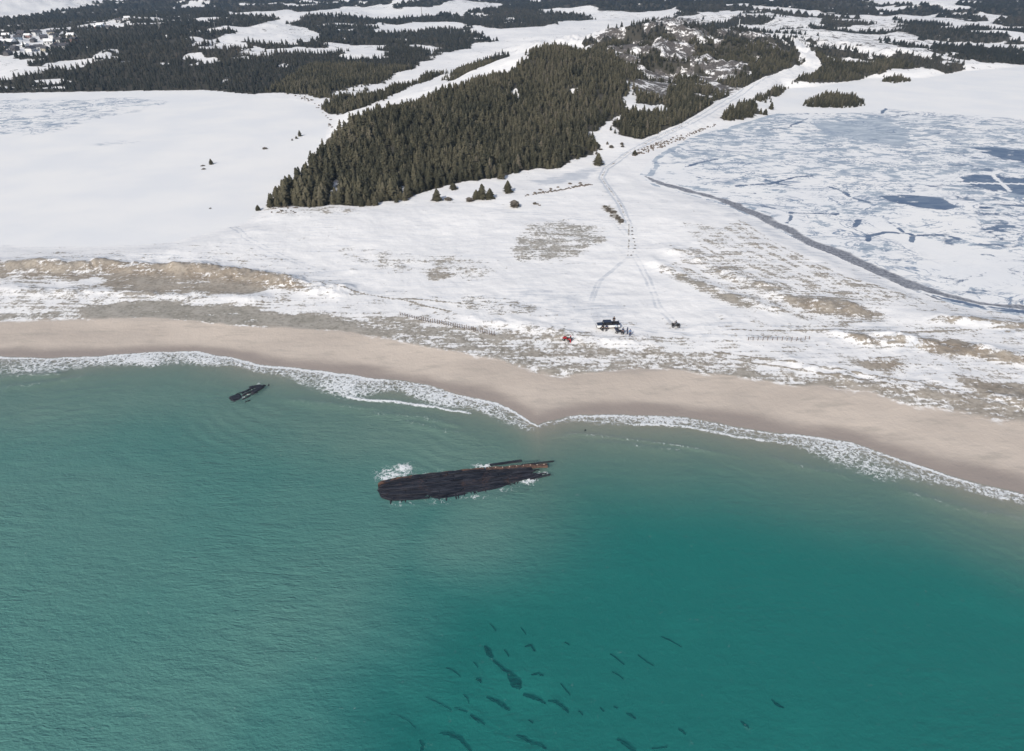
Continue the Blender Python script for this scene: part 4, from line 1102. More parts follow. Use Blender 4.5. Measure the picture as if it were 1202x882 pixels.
# smaller piece of wreckage to the left
fo = Vector((*at_z(290, 461, 0.1), 0))
frag = empty('wreckage', (fo.x, fo.y, 0))
tag(frag, 'small dark broken piece of wreckage awash close to the surf, left of the big wreck', 'wreckage')
def fp(px, py): p = Vector((*at_z(px, py, 0.1), 0)) - fo; return p
b = MB()
for (pa, pb, wd, hh_) in (((269, 469), (284, 464), 2.2, 0.5), ((272, 470.5), (283, 467), 1.4, .3)):
    a, c = fp(*pa), fp(*pb); d = c - a; b.box((a + c) / 2 + Vector((0, 0, 0.0)), (d.length, wd, hh_), (0.05, 0.02, math.atan2(d.y, d.x)), 0.75, 0.12)
b.build('hull_section', M['wreck'], frag)
for (pa, pb, wd) in (((284, 465), (312, 451.5), 0.5), ((283, 462), (300, 454), 0.5), ((292, 455), (306, 452.5), 0.7), ((296, 462), (309, 454), 0.8), ((284, 469), (294, 464), 0.4), ((287, 472), (294, 469.5), 0.25), ((300, 456), (308, 453), 1.3), ((276, 463), (288, 459), .3), ((294, 463), (302, 460), .6)):
    a, c = fp(*pa), fp(*pb); d = c - a; b = MB(); b.box((a + c) / 2 + Vector((0, 0, rw.uniform(-0.05, 0.12))), (d.length, wd, 0.34), (rw.uniform(-0.2, 0.2), rw.uniform(-0.03, 0.03), math.atan2(d.y, d.x)), 0.9, 0.05); b.build('timber', M['wreck'], frag)
o = tag(link('stump', rough_rock('stump', 9, 0.8, 0.8, 0.7), M['wreck']), 'tiny dark stump awash off the right end of the small wreckage', 'debris'); o.location = (*at_z(315.5, 452, 0.1), 0.05); o.scale = (0.5, 0.5, 0.6)
o = tag(link('stump', rough_rock('stump', 12, 0.8, 0.8, 0.7), M['wreck']), 'tiny dark lump in the shallows between the big wreck and the beach', 'debris'); o.location = (*at_z(687, 504.5, 0.1), 0.02); o.scale = (0.4, 0.4, 0.5)

# ------------------------------------------------------------------ seaweed on the seabed
KELP = [([(569, 759), (573, 766), (578, 773)], [.12, .42, .12], 'short thick dark seaweed clump at the top end of the largest seaweed'),
 ([(579, 776), (588, 784), (596, 790), (602, 797), (607, 804), (611, 809)], [.10, .16, .20, .62, .66, .2], 'largest dark seaweed clump, tadpole shaped with a long thin tail'),
 ([(571, 819), (582, 824), (590, 829), (598, 835)], [.08, .20, .22, .08], 'straight dark seaweed streak left below the largest seaweed'),
 ([(614, 816), (625, 819), (633, 822), (640, 827)], [.16, .24, .18, .05], 'dark wavy seaweed streak just below the largest seaweed'),
 ([(643, 823), (653, 825), (660, 830), (667, 837)], [.05, .14, .22, .10], 'hooked dark seaweed streak right below the largest seaweed'),
 ([(606, 864), (616, 868), (624, 873), (634, 875), (641, 880)], [.06, .2, .14, .18, .06], 'wavy seaweed streak near the bottom of the picture'),
 ([(552, 840), (560, 846), (569, 851)], [.08, .2, .06], 'short dark seaweed streak below the straight one'),
 ([(516, 861), (528, 862), (540, 868), (553, 883)], [.06, .24, .24, .08], 'long curved seaweed streak near the bottom left of the weed bed'),
 ([(559, 797), (563, 799), (564, 802)], [.10, .24, .08], 'small dark seaweed knot left of the largest seaweed'),
 ([(616, 760), (623, 758), (628, 765)], [.04, .18, .08], 'small bent seaweed clump right above the largest seaweed'),
 ([(623, 793), (631, 791), (638, 794)], [.03, .14, .03], 'small thin seaweed sliver right of the largest seaweed'),
 ([(493, 870), (496, 876), (494, 884)], [.08, .22, .2], 'stubby seaweed clump at the bottom edge, leftmost of the dark ones'),
 ([(724, 868), (734, 874), (746, 883)], [.08, .28, .2], 'dark seaweed streak at the bottom edge, right of the others'),
 ([(735, 838), (741, 840), (746, 844)], [.04, .16, .06], None), ([(796, 856), (801, 859), (805, 863)], [.04, .15, .05], None),
 ([(905, 822), (911, 827), (920, 832)], [.04, .20, .04], 'small seaweed streak far to the right of the weed bed'), ([(869, 847), (874, 851), (879, 855)], [.04, .18, .06], None)]
for l in ([(544, 816), (549, 821), (550, 826)], [(533, 831), (541, 834), (548, 837)], [(592, 763), (597, 771)], [(611, 737), (617, 745)], 
          [(663, 754), (668, 758)], [(716, 768), (724, 774), (733, 781)], [(749, 769), (758, 777), (767, 782)], [(718, 789), (726, 793), (732, 798)], [(658, 803), (664, 810), (669, 817)], [(679, 835), (684, 840)],
          [(704, 831), (709, 836)], [(457, 838), (470, 842), (480, 848), (488, 856)], [(500, 819), (515, 826), (530, 834)], [(524, 784), (534, 789), (540, 795)], [(765, 879), (783, 878)],
          [(556, 778), (561, 784)], [(776, 748), (786, 752), (800, 760)], [(620, 846), (626, 849)], [(720, 830), (725, 832)], [(575, 733), (582, 741)]):
    KELP.append((l, [.03] + [rw.uniform(.03, .065)] * (len(l) - 2) + [.02] if len(l) > 2 else [.02, .05], None))
for l, w_, lab in KELP:
    # densify the spine
    P = []; Wd = []
    for i in range(len(l) - 1):
        for k in range(4 if i < len(l) - 2 else 5):
            t_ = k / 4; P.append((l[i][0] * (1 - t_) + l[i + 1][0] * t_, l[i][1] * (1 - t_) + l[i + 1][1] * t_)); Wd.append(w_[i] * (1 - t_) + w_[i + 1] * t_)
    zz = []
    x0_, y0_ = at_z(*P[0], -3.0)
    pts = []
    for q in P:
        zb = -3.5
        for _ in range(3):
            a_, b_ = at_z(*q, zb); zb = float(height0(np.array([a_]), np.array([b_]))[0])
        pts.append(Vector((float(a_), float(b_), zb)))
    org = pts[len(pts) // 2].copy()
    b = MB(); prev = None
    for i, p in enumerate(pts):
        d = (pts[min(i + 1, len(pts) - 1)] - pts[max(i - 1, 0)]); d.z = 0; d.normalize(); nrm = Vector((-d.y, d.x, 0))
        wl_, wr_ = Wd[i] * rw.uniform(0.7, 1.4), Wd[i] * rw.uniform(0.7, 1.4)
        c = p - org + nrm * rw.uniform(-0.05, 0.05)
        ring = [b.bm.verts.new(c + nrm * wl_ + Vector((0, 0, -0.1))), b.bm.verts.new(c + nrm * wl_ * 0.5 + Vector((0, 0, 0.16 + Wd[i] * 0.4))), b.bm.verts.new(c - nrm * wr_ * 0.5 + Vector((0, 0, 0.16 + Wd[i] * 0.4))), b.bm.verts.new(c - nrm * wr_ + Vector((0, 0, -0.1)))]
        if prev:
            for k in range(4): b.bm.faces.new((prev[k], prev[(k + 1) % 4], ring[(k + 1) % 4], ring[k]))
        else: b.bm.faces.new(ring)
        prev = ring
    b.bm.faces.new(prev[::-1])
    o = b.build('seaweed_clump', M['kelp']); o.location = org
    if lab: tag(o, lab, 'seaweed', 'seaweed clumps on the seabed')
    else: tag(o, 'faint small seaweed sliver scattered on the teal seabed around the larger dark clumps', 'seaweed', 'small seaweed slivers on the seabed')

# ------------------------------------------------------------------ lone trees, shrubs, rocks
LONE = [(513, 235, 4.4, 2.1, 2, 'rounded lone spruce in front of the wooded hill, leftmost of the lone trees'),
 (532, 222, 2.6, 1.7, 1, 'low bushy spruce close to the front edge of the hill trees'),
 (566, 234, 5.6, 2.3, 2, 'tallest spruce of the little clump on the snow below the hill'),
 (575, 234, 3.9, 2.0, 1, 'broad low spruce on the right side of the little clump below the hill'),
 (559, 234, 3.6, 1.9, 3, 'short spruce on the left side of the little clump below the hill'),
 (596, 227, 4.6, 2.0, 1, 'lone dark spruce right of the little clump below the hill'),
 (588, 210, 5.0, 1.9, 4, 'spruce standing just out from the hill trees above the lone ones'),
 (702, 194, 5.2, 2.5, 3, 'broad lone spruce beside the bend of the snowy road'),
 (248, 193, 2.8, 1.2, 1, 'small dark spruce alone on the frozen pond beside two low bushes'),
 (352, 160, 3.4, 1.2, 1, 'small pointed spruce at the pond edge, rightmost of a row of three'),
 (348, 163, 1.8, 0.9, 1, 'tiny spruce at the pond edge, middle of a row of three'),
 (343, 165, 1.3, 0.7, 1, 'tiny spruce at the pond edge, leftmost of a row of three'),
 (303, 247, 2.0, 1.1, 1, 'tiny spruce on the snow off the left tip of the wooded hill'),
 (317, 243, 3.4, 1.5, 2, 'small spruce at the left tip of the wooded hill'),
 (745, 182, 2.2, 1.4, 1, 'low spruce at the near end of the rock bank by the road'),
 (872, 128, 3.6, 1.6, 1, 'small spruce beside the road next to the tree clump by the pond shore'),
 (898, 135, 3.4, 1.8, 1, 'small spruce on the pond shore right of the roadside clump'),
 (905, 129, 4.2, 1.8, 2, 'pointed spruce on the pond shore below the road bend')]
for px, py, h_, w_, ci, lab in LONE:
    x, y, z = spot(px, py); spruce(x, y, z, h_, w_ * 1.12, ci, rw.uniform(0, 6), lab, name='spruce_tree')
SH_ARR = [crown_arrays(80 + i, 60, 6, 1.0, True) for i in range(3)]
SHM = []
for a in SH_ARR:
    m_ = crown_mesh('scrub_foliage', a, 0.55); m_.materials.append(M['scrub']); SHM.append(m_)
def shrub(px, py, h_, w_, lab, group=None, dark=False, name='low_shrub'):
    x, y, z = spot(px, py)
    o = link(name, SHM[rw.randrange(3)])
    o.location = (x, y, z - 0.1); o.scale = (w_, w_, h_); o.rotation_euler = (0, 0, rw.uniform(0, 6))
    return tag(o, lab, 'shrub', group)
shrub(604, 243, 2.6, 2.1, 'rounded brownish bush on the snow below the lone spruces')
shrub(238, 195, 0.9, 1.2, 'low scraggly bush on the frozen pond, upper of two by the small spruce')
shrub(239, 199, 1.0, 1.1, 'low scraggly bush on the frozen pond, lower of two by the small spruce')
shrub(311, 175, 1.3, 1.5, 'scraggly bush alone on the frozen pond between the spruce and the hill')
shrub(526, 234, 1.1, 1.7, 'pale bare bush right beside the leftmost lone spruce')
shrub(551, 236, 1.6, 1.6, 'low bare bush at the left foot of the little spruce clump')
shrub(247, 245, 0.8, 0.6, 'tiny dark bush alone on the snow left of the hill tip')
shrub(628, 240, 0.8, 0.9, 'small dark bush right of the rounded brownish bush')
for i in range(22):
    t_ = i / 21; px = 709 + 22 * t_ + rw.uniform(-4, 4); py = 243 + 19 * t_ + rw.uniform(-1.5, 1.5)
    shrub(px, py, rw.uniform(0.4, 0.9), rw.uniform(0.5, 1.1), 'low grey juniper shrub in the slanting strip on the snow below the road', 'juniper shrubs in a strip')
for i in range(9):
    t_ = i / 8; shrub(741 + 3 * math.sin(t_ * 5) + 4 * t_, 300 - 32 * t_, rw.uniform(0.2, 0.45), rw.uniform(0.25, 0.5), 'tiny dark heath tuft in the thin line on the snow below the junipers', 'heath tufts in a line')
for i in range(60):
    t_ = rw.random(); px = 405 + 330 * t_; py = 232 - 62 * t_ + rw.uniform(-2, 8) - 8 * math.sin(t_ * 3.1)
    x, y = hit([(px, py)])[0]
    if forest_at([x], [y])[0] > 0.4: continue
    shrub(px, py, rw.uniform(0.5, 1.6), rw.uniform(0.6, 1.3), 'low bare shrub scattered on the snow along the foot of the wooded hill', 'shrubs along the hill foot')
ROCKS = [rough_rock('boulder', i, *s_) for i, s_ in enumerate(((1, .8, .7), (1.2, .7, .6), (.9, 1, .8), (1.1, .9, .6), (.8, .7, .9)))]
def rock(px, py, s_, lab, group, cat='boulder', name='boulder'):
    x, y, z = spot(px, py)
    o = link(name, ROCKS[rw.randrange(5)], M['rock']); o.location = (x, y, z + 0.1 * s_)
    o.scale = (s_ * rw.uniform(.8, 1.2), s_ * rw.uniform(.8, 1.2), s_ * rw.uniform(.7, 1.1)); o.rotation_euler = (rw.uniform(-.3, .3), rw.uniform(-.3, .3), rw.uniform(0, 6))
    return tag(o, lab, cat, group)
for i in range(44):
    t_ = i / 43; px = 617 + 78 * t_; py = 231 - 13.5 * t_ + rw.uniform(-0.8, 0.8)
    if t_ < 0.3 and rw.random() < 0.35: continue
    rock(px, py, rw.uniform(0.7, 1.25), 'brown boulder in the low row crossing the snow left of the road', 'boulders in the low row')
for px, py in ((634, 224), (647, 223), (655, 221), (669, 217), (681, 216)): rock(px, py, 1.3, 'dark boulder just behind the low row of boulders', 'boulders behind the low row')
for px, py in ((631, 240.5), (633, 242)): rock(px, py, 0.9, 'small dark boulder in a pair below the low row of boulders', 'pair of boulders')
for i in range(110):
    t_ = rw.random(); px = 745 + 58 * t_ + rw.uniform(-4, 4); py = 181 - 20 * t_ + rw.uniform(-3.2, 3.2)
    rock(px, py, rw.uniform(0.6, 1.3), 'grey rock in the bank between the road and the ice pond', 'rocks in the bank by the pond', 'rock', 'bank_rock')
for i in range(40):
    t_ = rw.random(); px = 800 + 42 * t_; py = 161 - 15 * t_ + rw.uniform(-1.5, 1.5)
    rock(px, py, rw.uniform(0.6, 1.2), 'brown rock on the pond shore below the roadside tree clump', 'rocks on the pond shore', 'rock', 'shore_rock')
for i in range(30):
    rock(rw.uniform(318, 350), rw.uniform(241, 250), rw.uniform(0.4, 1.1), 'dark rock scattered on the snow at the left tip of the wooded hill', 'rocks at the hill tip', 'rock', 'hill_rock')
for i in range(34):
    t_ = rw.random(); px = 345 + 42 * t_ + 5 * rw.random(); py = 112 + 38 * t_ ** 2 + rw.uniform(-3, 3)
    rock(px, py, rw.uniform(0.5, 1.6), 'dark rock along the snowy rim of the frozen pond', 'rocks round the frozen pond', 'rock', 'rim_rock')

# ------------------------------------------------------------------ picket fences in the dunes
def fence(pix, n, hgt, lab, wires=True):
    p = hit(pix); x, y = np.array(p).T
    L = np.concatenate([[0], np.cumsum(np.hypot(np.diff(x), np.diff(y)))])
    q = np.linspace(0, L[-1], n); X_, Y_ = np.interp(q, L, x), np.interp(q, L, y); Z_ = height(X_, Y_)
    e = empty('picket_fence', (X_[0], Y_[0], Z_[0])); tag(e, lab, 'fence', 'fences in the dunes')
    o0 = Vector((X_[0], Y_[0], Z_[0])); tops = []
    for i in range(n):
        b = MB(); p0 = Vector((X_[i], Y_[i], Z_[i])) - o0; lean = Vector((rw.uniform(-.08, .08), rw.uniform(-.08, .08), 0)); hh_ = hgt * rw.uniform(.75, 1.1)
        b.tube(p0 - Vector((0, 0, .2)), p0 + lean + Vector((0, 0, hh_)), .085, .07, 6); b.build('post', M['post'], e); tops.append((p0, lean, hh_))
    for f in (0.35, 0.8):
        b = MB()
        for a, c in zip(tops[:-1], tops[1:]): b.tube(a[0] + a[1] * f + Vector((0, 0, a[2] * f)), c[0] + c[1] * f + Vector((0, 0, c[2] * f)), .02, None, 4)
        b.build('wire', M['post'], e)
fence([(492, 376), (520, 381), (550, 387), (580, 394)], 34, 1.15, 'long weathered picket fence on the dune edge above the sand, left of the red quad')
fence([(878, 401), (905, 400.5), (935, 400), (950, 398)], 14, 1.0, 'short widely spaced post fence in the snow on the right-hand dunes')
fence([(470, 370), (482, 373), (492, 375.5)], 9, 0.8, 'low broken stretch of picket fence at the left end of the long one')

# ------------------------------------------------------------------ people and vehicles
def paint(name, col, rough=0.4, metal=0.0):
    t = NT(name); tc = t.n('ShaderNodeTexCoord'); n = t.noise(3.0, 4, 0.6, tc.outputs['Object'])
    return t.done(t.principled(t.mix(t.ramp(n, 0.35, 0.8, 0, 0.35), col, tuple(c * 0.6 + 0.06 for c in col)), rough, 0.4, None, metal))
M['white'] = paint('white_paint', (0.74, 0.75, 0.76)); M['navy'] = paint('dark_blue_paint', (0.02, 0.028, 0.055)); M['glass'] = paint('dark_glass', (0.010, 0.013, 0.020), 0.1)
M['tyre'] = paint('black_rubber', (0.016, 0.016, 0.017), 0.9); M['red'] = paint('red_plastic', (0.50, 0.022, 0.030)); M['chrome'] = paint('grey_metal', (0.35, 0.35, 0.36), 0.35, 0.8)
M['lamp'] = paint('lamp_glass', (0.6, 0.6, 0.58), 0.2); M['taillamp'] = paint('tail_lamp_glass', (0.35, 0.01, 0.01), 0.2); M['mud_tone'] = paint('tan_lower_body', (0.20, 0.165, 0.13), 0.8)
M['skin'] = paint('skin', (0.55, 0.36, 0.28), 0.6)
CL = {k: paint(k + '_clothing', c, 0.9) for k, c in dict(black=(0.018, 0.018, 0.022), navy=(0.022, 0.035, 0.085), blue=(0.10, 0.20, 0.36), grey=(0.14, 0.145, 0.16), red=(0.45, 0.03, 0.04), pale=(0.45, 0.55, 0.62)).items()}

SKIN_CACHE = {}
def skinned(name, pts, edges, radii, mat, root=0, parent=None, smooth_=True):
    key = (name, tuple(pts))
    if key in SKIN_CACHE:
        nm = SKIN_CACHE[key].copy(); nm.materials.clear(); return link(name, nm, mat, parent)
    m_ = bpy.data.meshes.new(name); m_.from_pydata(pts, edges, []); m_.update()
    o = bpy.data.objects.new(name, m_); COL.objects.link(o)
    sk_ = o.modifiers.new('skin', 'SKIN')
    for i, r_ in enumerate(radii): o.data.skin_vertices[0].data[i].radius = (r_, r_)
    o.data.skin_vertices[0].data[root].use_root = True
    ss = o.modifiers.new('sub', 'SUBSURF'); ss.levels = 1; ss.render_levels = 1
    dg = bpy.context.evaluated_depsgraph_get(); dg.update()
    nm = bpy.data.meshes.new_from_object(o.evaluated_get(dg)); nm.name = name
    bpy.data.objects.remove(o); bpy.data.meshes.remove(m_)
    for p in nm.polygons: p.use_smooth = True
    nm.materials.clear()
    SKIN_CACHE[key] = nm.copy()
    return link(name, nm, mat, parent)

def person(px, py, face, coat, trousers, lab, pose='stand', loc=None):
    x, y, z = loc or spot(px, py)
    e = empty('person', (x, y, z), face); tag(e, lab, 'person')
    if pose == 'stand':
        J = {'pel': (0, 0, .95), 'che': (0, 0, 1.30), 'nec': (0, 0, 1.50), 'hea': (0, .02, 1.62), 'top': (0, .02, 1.74),
             'hl': (-.10, 0, .90), 'kl': (-.13, .03, .50), 'al': (-.15, -.02, .09), 'fl': (-.16, .14, .05), 'hr': (.10, 0, .90), 'kr': (.12, .01, .50), 'ar': (.14, -.03, .09), 'fr': (.15, .13, .05),
             'sl': (-.19, 0, 1.43), 'el': (-.27, -.02, 1.15), 'wl': (-.24, .10, .92), 'gl': (-.23, .14, .83), 'sr': (.19, 0, 1.43), 'er': (.28, -.01, 1.16), 'wr': (.25, .13, .94), 'gr': (.24, .17, .86)}
    else:                                                    # seated astride
        J = {'pel': (0, 0, .92), 'che': (0, .10, 1.25), 'nec': (0, .14, 1.44), 'hea': (0, .17, 1.56), 'top': (0, .17, 1.68),
             'hl': (-.12, .03, .90), 'kl': (-.30, .42, .80), 'al': (-.32, .30, .40), 'fl': (-.32, .46, .34), 'hr': (.12, .03, .90), 'kr': (.30, .42, .80), 'ar': (.32, .30, .40), 'fr': (.32, .46, .34),
             'sl': (-.19, .10, 1.38), 'el': (-.33, .28, 1.18), 'wl': (-.32, .55, 1.10), 'gl': (-.30, .64, 1.08), 'sr': (.19, .10, 1.38), 'er': (.33, .28, 1.18), 'wr': (.32, .55, 1.10), 'gr': (.30, .64, 1.08)}
    Rd = dict(pel=.15, che=.17, nec=.065, hea=.10, top=.075, hl=.11, kl=.075, al=.055, fl=.045, hr=.11, kr=.075, ar=.055, fr=.045, sl=.085, el=.06, wl=.042, gl=.045, sr=.085, er=.06, wr=.042, gr=.045)
    E = [('pel', 'che'), ('che', 'nec'), ('nec', 'hea'), ('hea', 'top'), ('pel', 'hl'), ('hl', 'kl'), ('kl', 'al'), ('al', 'fl'), ('pel', 'hr'), ('hr', 'kr'), ('kr', 'ar'), ('ar', 'fr'),
         ('che', 'sl'), ('sl', 'el'), ('el', 'wl'), ('wl', 'gl'), ('che', 'sr'), ('sr', 'er'), ('er', 'wr'), ('wr', 'gr')]
    K = list(J); ix = {k: i for i, k in enumerate(K)}
    skinned('body', [J[k] for k in K], [(ix[a], ix[b]) for a, b in E], [Rd[k] for k in K], M['skin'], 0, e)
    def part(name, names, edges, grow, mat):
        kk = names; ii_ = {k: i for i, k in enumerate(kk)}
        skinned(name, [J[k] for k in kk], [(ii_[a], ii_[b]) for a, b in edges], [Rd[k] + grow for k in kk], mat, 0, e)
    part('jacket', ['pel', 'che', 'nec', 'sl', 'el', 'wl', 'sr', 'er', 'wr'], [('pel', 'che'), ('che', 'nec'), ('che', 'sl'), ('sl', 'el'), ('el', 'wl'), ('che', 'sr'), ('sr', 'er'), ('er', 'wr')], .035, CL[coat])
    part('trousers', ['pel', 'hl', 'kl', 'al', 'fl', 'hr', 'kr', 'ar', 'fr'], [('pel', 'hl'), ('hl', 'kl'), ('kl', 'al'), ('al', 'fl'), ('pel', 'hr'), ('hr', 'kr'), ('kr', 'ar'), ('ar', 'fr')], .025, CL[trousers])
    b = MB(); h = Vector(J['hea'])
    bmesh.ops.create_uvsphere(b.bm, u_segments=10, v_segments=6, radius=.135, matrix=Matrix.Translation(h + Vector((0, -.015, .07))) @ Matrix.Diagonal((1, 1.1, .85, 1)))
    b.build('hat', CL[trousers], e, True)
    return e

def wheel(parent, c, r_, w_, name='wheel'):
    b = MB(); b.tube((c[0] - w_ / 2, c[1], c[2]), (c[0] + w_ / 2, c[1], c[2]), r_, None, 16); o = b.build(name, M['tyre'], parent)
    b = MB(); b.tube((c[0] - w_ / 2 - .015, c[1], c[2]), (c[0] + w_ / 2 + .015, c[1], c[2]), r_ * .55, None, 12); b.build('rim', M['chrome'], o)

# pickup, its length along local x (front to the left), side to the sea
px_, py_, pz_ = spot(713.5, 385.5)
pk = empty('pickup_truck', (px_, py_, pz_), R(4)); tag(pk, 'white and dark blue pickup truck parked on the snow with people round it', 'pickup truck')
b = MB(); b.prism([(-.92, .55), (-.95, .98), (-.90, 1.06), (.90, 1.06), (.95, .98), (.92, .55)], -2.75, 2.7); b.build('body', M['white'], pk)
b = MB(); b.box((-0.02, 0, .46), (5.3, 1.76, .26), bevel=.04); b.build('sill', M['mud_tone'], pk)  # duller tan strip along the lower body
b = MB(); b.box((-2.05, 0, 1.10), (1.35, 1.66, .14), (0, R(-3), 0), .93, .05); b.build('bonnet', M['navy'], pk)
b = MB(); b.box((-0.25, 0, 1.42), (2.35, 1.72, .72), taper=.80, bevel=.06); cab = b.build('cab', M['glass'], pk)
b = MB(); b.box((-0.25, 0, 1.80), (1.86, 1.42, .08), bevel=.03); b.build('roof', M['navy'], cab)
for y_ in (-.86, .86):
    b = MB(); b.box((1.78, y_, 1.17), (1.78, .12, .22), bevel=.02); b.build('bed_wall', M['navy'], pk)
b = MB(); b.box((2.64, 0, 1.17), (.10, 1.6, .22), bevel=.02); b.build('tailgate', M['navy'], pk)
b = MB(); b.box((1.75, 0, 1.085), (1.7, 1.58, .05)); b.build('bed_liner', M['tyre'], pk)
for y_ in (-.66, .66):
    b = MB(); b.box((-2.76, y_, .86), (.06, .34, .18), bevel=.02); b.build('headlight', M['lamp'], pk)
    b = MB(); b.box((2.715, y_ * 1.2, .88), (.05, .16, .26), bevel=.02); b.build('tail_lamp', M['taillamp'], pk)
    b = MB(); b.box((-1.05, y_ * 1.55, 1.22), (.14, .22, .16), bevel=.03); b.build('side_mirror', M['navy'], pk)
b = MB(); b.box((-2.80, 0, .56), (.12, 1.8, .22), bevel=.04); b.build('bumper', M['chrome'], pk)
for x_ in (-1.72, 1.70):
    for y_ in (-.86, .86):
        b = MB(); b.tube((x_, y_ - .12, .38), (x_, y_ + .12, .38), .38, None, 18); o = b.build('wheel', M['tyre'], pk)
        b = MB(); b.tube((x_, y_ - .135, .38), (x_, y_ + .135, .38), .21, None, 14); b.build('rim', M['chrome'], o)

def quad(px, py, ang, col, lab):
    x, y, z = spot(px, py); e = empty('quad_bike', (x, y, z), ang); tag(e, lab, 'quad bike')
    for sx_ in (-.46, .46):
        for sy_ in (-.66, .66): wheel(e, (sx_, sy_, .31), .31, .26)
    b = MB(); b.box((0, 0, .50), (.50, 1.5, .22), bevel=.05); b.build('chassis', M['tyre'], e)
    b = MB(); b.box((0, .66, .72), (1.10, .62, .12), (R(6), 0, 0), .8, .04).box((0, -.66, .70), (1.10, .66, .12), (R(-5), 0, 0), .8, .04).box((0, .25, .72), (.42, .5, .26), bevel=.06); b.build('bodywork', col, e)
    b = MB(); b.box((0, -.25, .82), (.36, .85, .14), bevel=.05); b.build('seat', M['tyre'], e)
    b = MB(); b.tube((0, .42, .72), (0, .38, 1.02), .035).tube((-.40, .30, 1.06), (.40, .30, 1.06), .028); b.build('handlebar', M['tyre'], e)
    for yy_, nm in ((.74, 'rack'), (-.78, 'rack')):
        b = MB()
        for k in range(4): b.tube((-.42 + .28 * k, yy_ - .24, .86), (-.42 + .28 * k, yy_ + .24, .86), .02, None, 5)
        b.tube((-.46, yy_ - .24, .86), (.46, yy_ - .24, .86), .02, None, 5).tube((-.46, yy_ + .24, .86), (.46, yy_ + .24, .86), .02, None, 5)
        for k in (-.40, .40): b.tube((k, yy_, .72), (k, yy_, .86), .02, None, 5)
        b.build(nm, M['tyre'], e)
    for sx_ in (-.2, .2):
        b = MB(); b.tube((sx_, .95, .70), (sx_, 1.0, .70), .07, None, 8); b.build('headlight', M['lamp'], e)
    return (x, y, z)
quad(727.5, 392, R(70), M['navy'], 'dark blue quad bike parked in front of the right end of the pickup')
l1_ = quad(793, 383.5, R(82), M['tyre'], 'black quad bike on the open snow well to the right of the pickup')
quad(665.5, 400, R(60), M['red'], 'red quad bike on the grassy sand left of the pickup')
person(0, 0, R(82), 'black', 'grey', 'person in dark clothes riding the black quad bike', 'ride', (l1_[0] + 0.15, l1_[1], l1_[2]))
bed = Vector((px_, py_, pz_)) + Matrix.Rotation(R(4), 3, 'Z') @ Vector((1.35, 0.1, 1.11))
person(0, 0, R(170), 'black', 'black', 'person in black standing up in the bed of the pickup', 'stand', tuple(bed))
person(707.2, 389, R(-20), 'black', 'black', 'person in black standing in front of the pickup, left of two', 'stand')
person(711.5, 389.5, R(20), 'navy', 'black', 'person in dark blue standing in front of the pickup, right of two', 'stand')
person(722.8, 389, R(-60), 'pale', 'navy', 'person in a pale blue top between the pickup and the dark blue quad bike', 'stand')
person(731, 393.5, R(120), 'navy', 'black', 'person in dark clothes standing at the right side of the dark blue quad bike', 'stand')
person(736, 393.5, R(60), 'navy', 'navy', 'person in navy standing right of the dark blue quad bike, left of a pair', 'stand')
person(739, 396, R(200), 'blue', 'navy', 'person in a lighter blue jacket, right of the pair beside the quad bike', 'stand')
person(669.5, 402, R(100), 'black', 'red', 'person in a black jacket standing beside the red quad bike', 'stand')

# ------------------------------------------------------------------ far village, masts
HW = [paint(n_, c, 0.8) for n_, c in (('pale_siding', (0.62, 0.62, 0.62)), ('blue_grey_siding', (0.22, 0.28, 0.36)), ('dark_siding', (0.08, 0.075, 0.08)), ('rose_siding', (0.36, 0.23, 0.21)), ('cream_siding', (0.55, 0.5, 0.4)))]
HN = ['white walled', 'blue-grey', 'dark walled', 'reddish', 'cream coloured']
M['snowroof'] = mat_simple('snow_on_roof', (0.74, 0.75, 0.77), (0.82, 0.82, 0.83), 0.5, 0.9); M['darkroof'] = paint('dark_shingles', (0.07, 0.07, 0.08), 0.9)
def house_proto(ci, roof):
    e = empty('house', (0, 0, 0))
    b = MB(); b.box((0, 0, 1.5), (9.5, 6.5, 3.4)); b.build('wall', HW[ci], e)
    b = MB(); b.prism([(-3.9, 3.1), (0, 5.6), (3.9, 3.1), (3.9, 3.35), (0, 5.9), (-3.9, 3.35)][::-1], -5.2, 5.2); b.prism([(-3.2, 3.19), (0, 5.4), (3.2, 3.19)], -4.7, 4.7); rf_ = b.build('roof', M['snowroof'] if roof else M['darkroof'], e)
    b = MB(); b.box((2, .6, 5.7), (.7, .7, 1.4)); b.build('chimney', HW[3], rf_)
    for x_ in (-3, 3):
        b = MB(); b.box((x_, -3.27, 1.9), (1.4, .08, 1.2)); b.build('window', M['glass'], e)
    b = MB(); b.box((0, -3.27, 1.1), (1.1, .08, 2.1)); b.build('door', M['glass'], e)
    return e
spots = [(6, 57), (14, 52), (22, 47), (30, 55), (18, 60), (33, 44), (40, 50), (46, 58), (52, 46), (58, 52), (64, 44), (70, 50), (76, 57), (84, 44), (88, 50), (100, 36), (112, 33), (118, 31), (140, 27), (150, 25), (60, 40), (44, 41), (26, 41), (8, 45), (37, 61), (54, 60), (10, 65), (128, 34), (4, 50), (66, 57)]
protos = {}
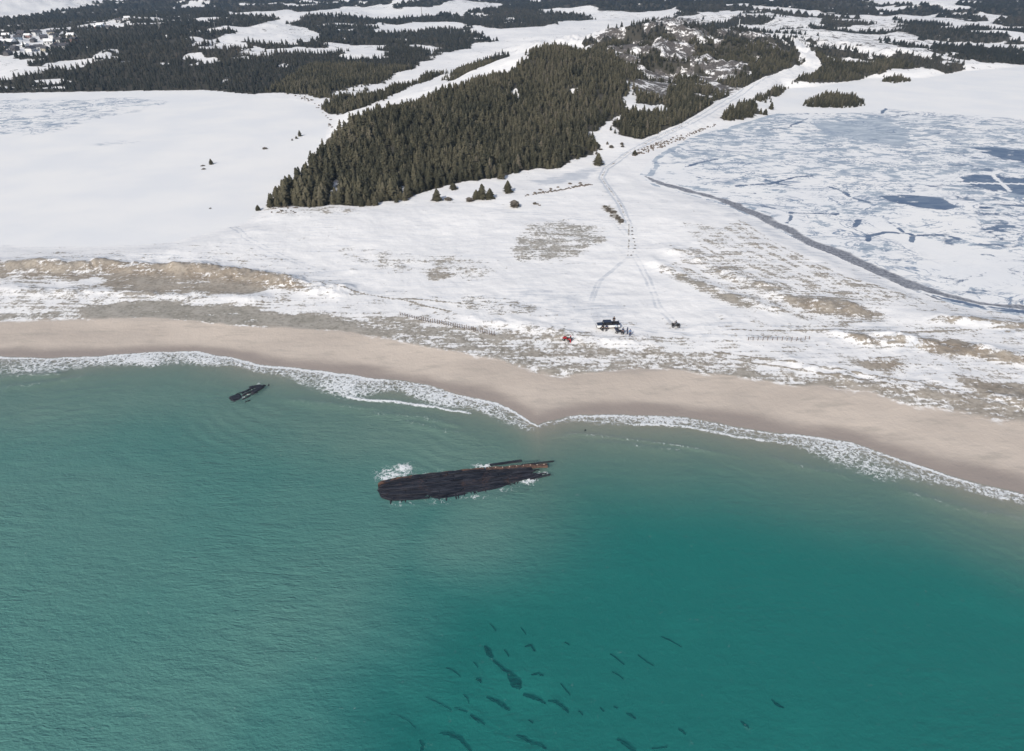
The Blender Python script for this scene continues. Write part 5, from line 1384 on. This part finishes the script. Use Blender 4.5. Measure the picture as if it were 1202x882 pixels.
for i, (px, py) in enumerate(spots):
    x, y, z = spot(px, py); ci = rw.choice([0, 0, 0, 1, 2, 2, 3, 4]); roof = rw.random() < 0.4
    k = (ci, roof)
    o = copy_tree(protos[k]) if k in protos else protos.setdefault(k, house_proto(*k))
    o.location = (x, y, z); o.rotation_euler.z = rw.choice([0, .3, 1.57, 1.2, -.4]); s_ = rw.uniform(.65, 0.95); o.scale = (s_,) * 3
    tag(o, f"{HN[ci]} house with {'snow on its' if roof else 'a bare dark'} roof in the far village at the upper left", 'house', f"{HN[ci]} houses with {'snowy' if roof else 'dark'} roofs in the far village")
def pole(px, py, h_, lab, mat, lattice=False, r_=.16):
    x, y, z = spot(px, py)
    if lattice:
        e = empty('lattice_mast', (x, y, z)); tag(e, lab, 'mast')
        b = MB()
        for a in range(3):
            c_, s_ = math.cos(a * 2.094), math.sin(a * 2.094); b.tube((1.3 * c_, 1.3 * s_, -.5), (.25 * c_, .25 * s_, h_), .12, .08, 5)
        b.build('leg', mat, e); b = MB()
        for k in range(8):
            f = k / 8; r0 = 1.3 - 1.05 * f; r1 = 1.3 - 1.05 * (f + .125)
            for a in range(3): b.tube((r0 * math.cos(a * 2.094), r0 * math.sin(a * 2.094), f * h_), (r1 * math.cos((a + 1) * 2.094), r1 * math.sin((a + 1) * 2.094), (f + .125) * h_), .06, None, 4)
        b.build('bracing', mat, e)
    else:
        e = empty('utility_pole', (x, y, z)); tag(e, lab, 'pole')
        b = MB(); b.tube((0, 0, -.5), (0, 0, h_), r_, r_ * .7, 8); b.build('shaft', mat, e)
        b = MB(); b.box((0, 0, h_ - .8), (2.4, .14, .16)); b.build('crossarm', mat, e)
pole(188, 37, 17, 'tall thin lattice mast rising from the dark woods right of the village', M['chrome'], True)
pole(253, 36, 11, 'pale pole at the left end of the long snowy clearing in the woods', M['chrome'], r_=.35)
pole(529, 41, 10, 'pale pole in the woods at the left end of the far frozen lake', M['chrome'], r_=.35)
pole(495, 17, 13, 'dark pole on the far snowy bog', M['post'], r_=.4)
pole(867, 33, 11, 'white pole on the snowy rise behind the rocky hill', M['white'], r_=.4)
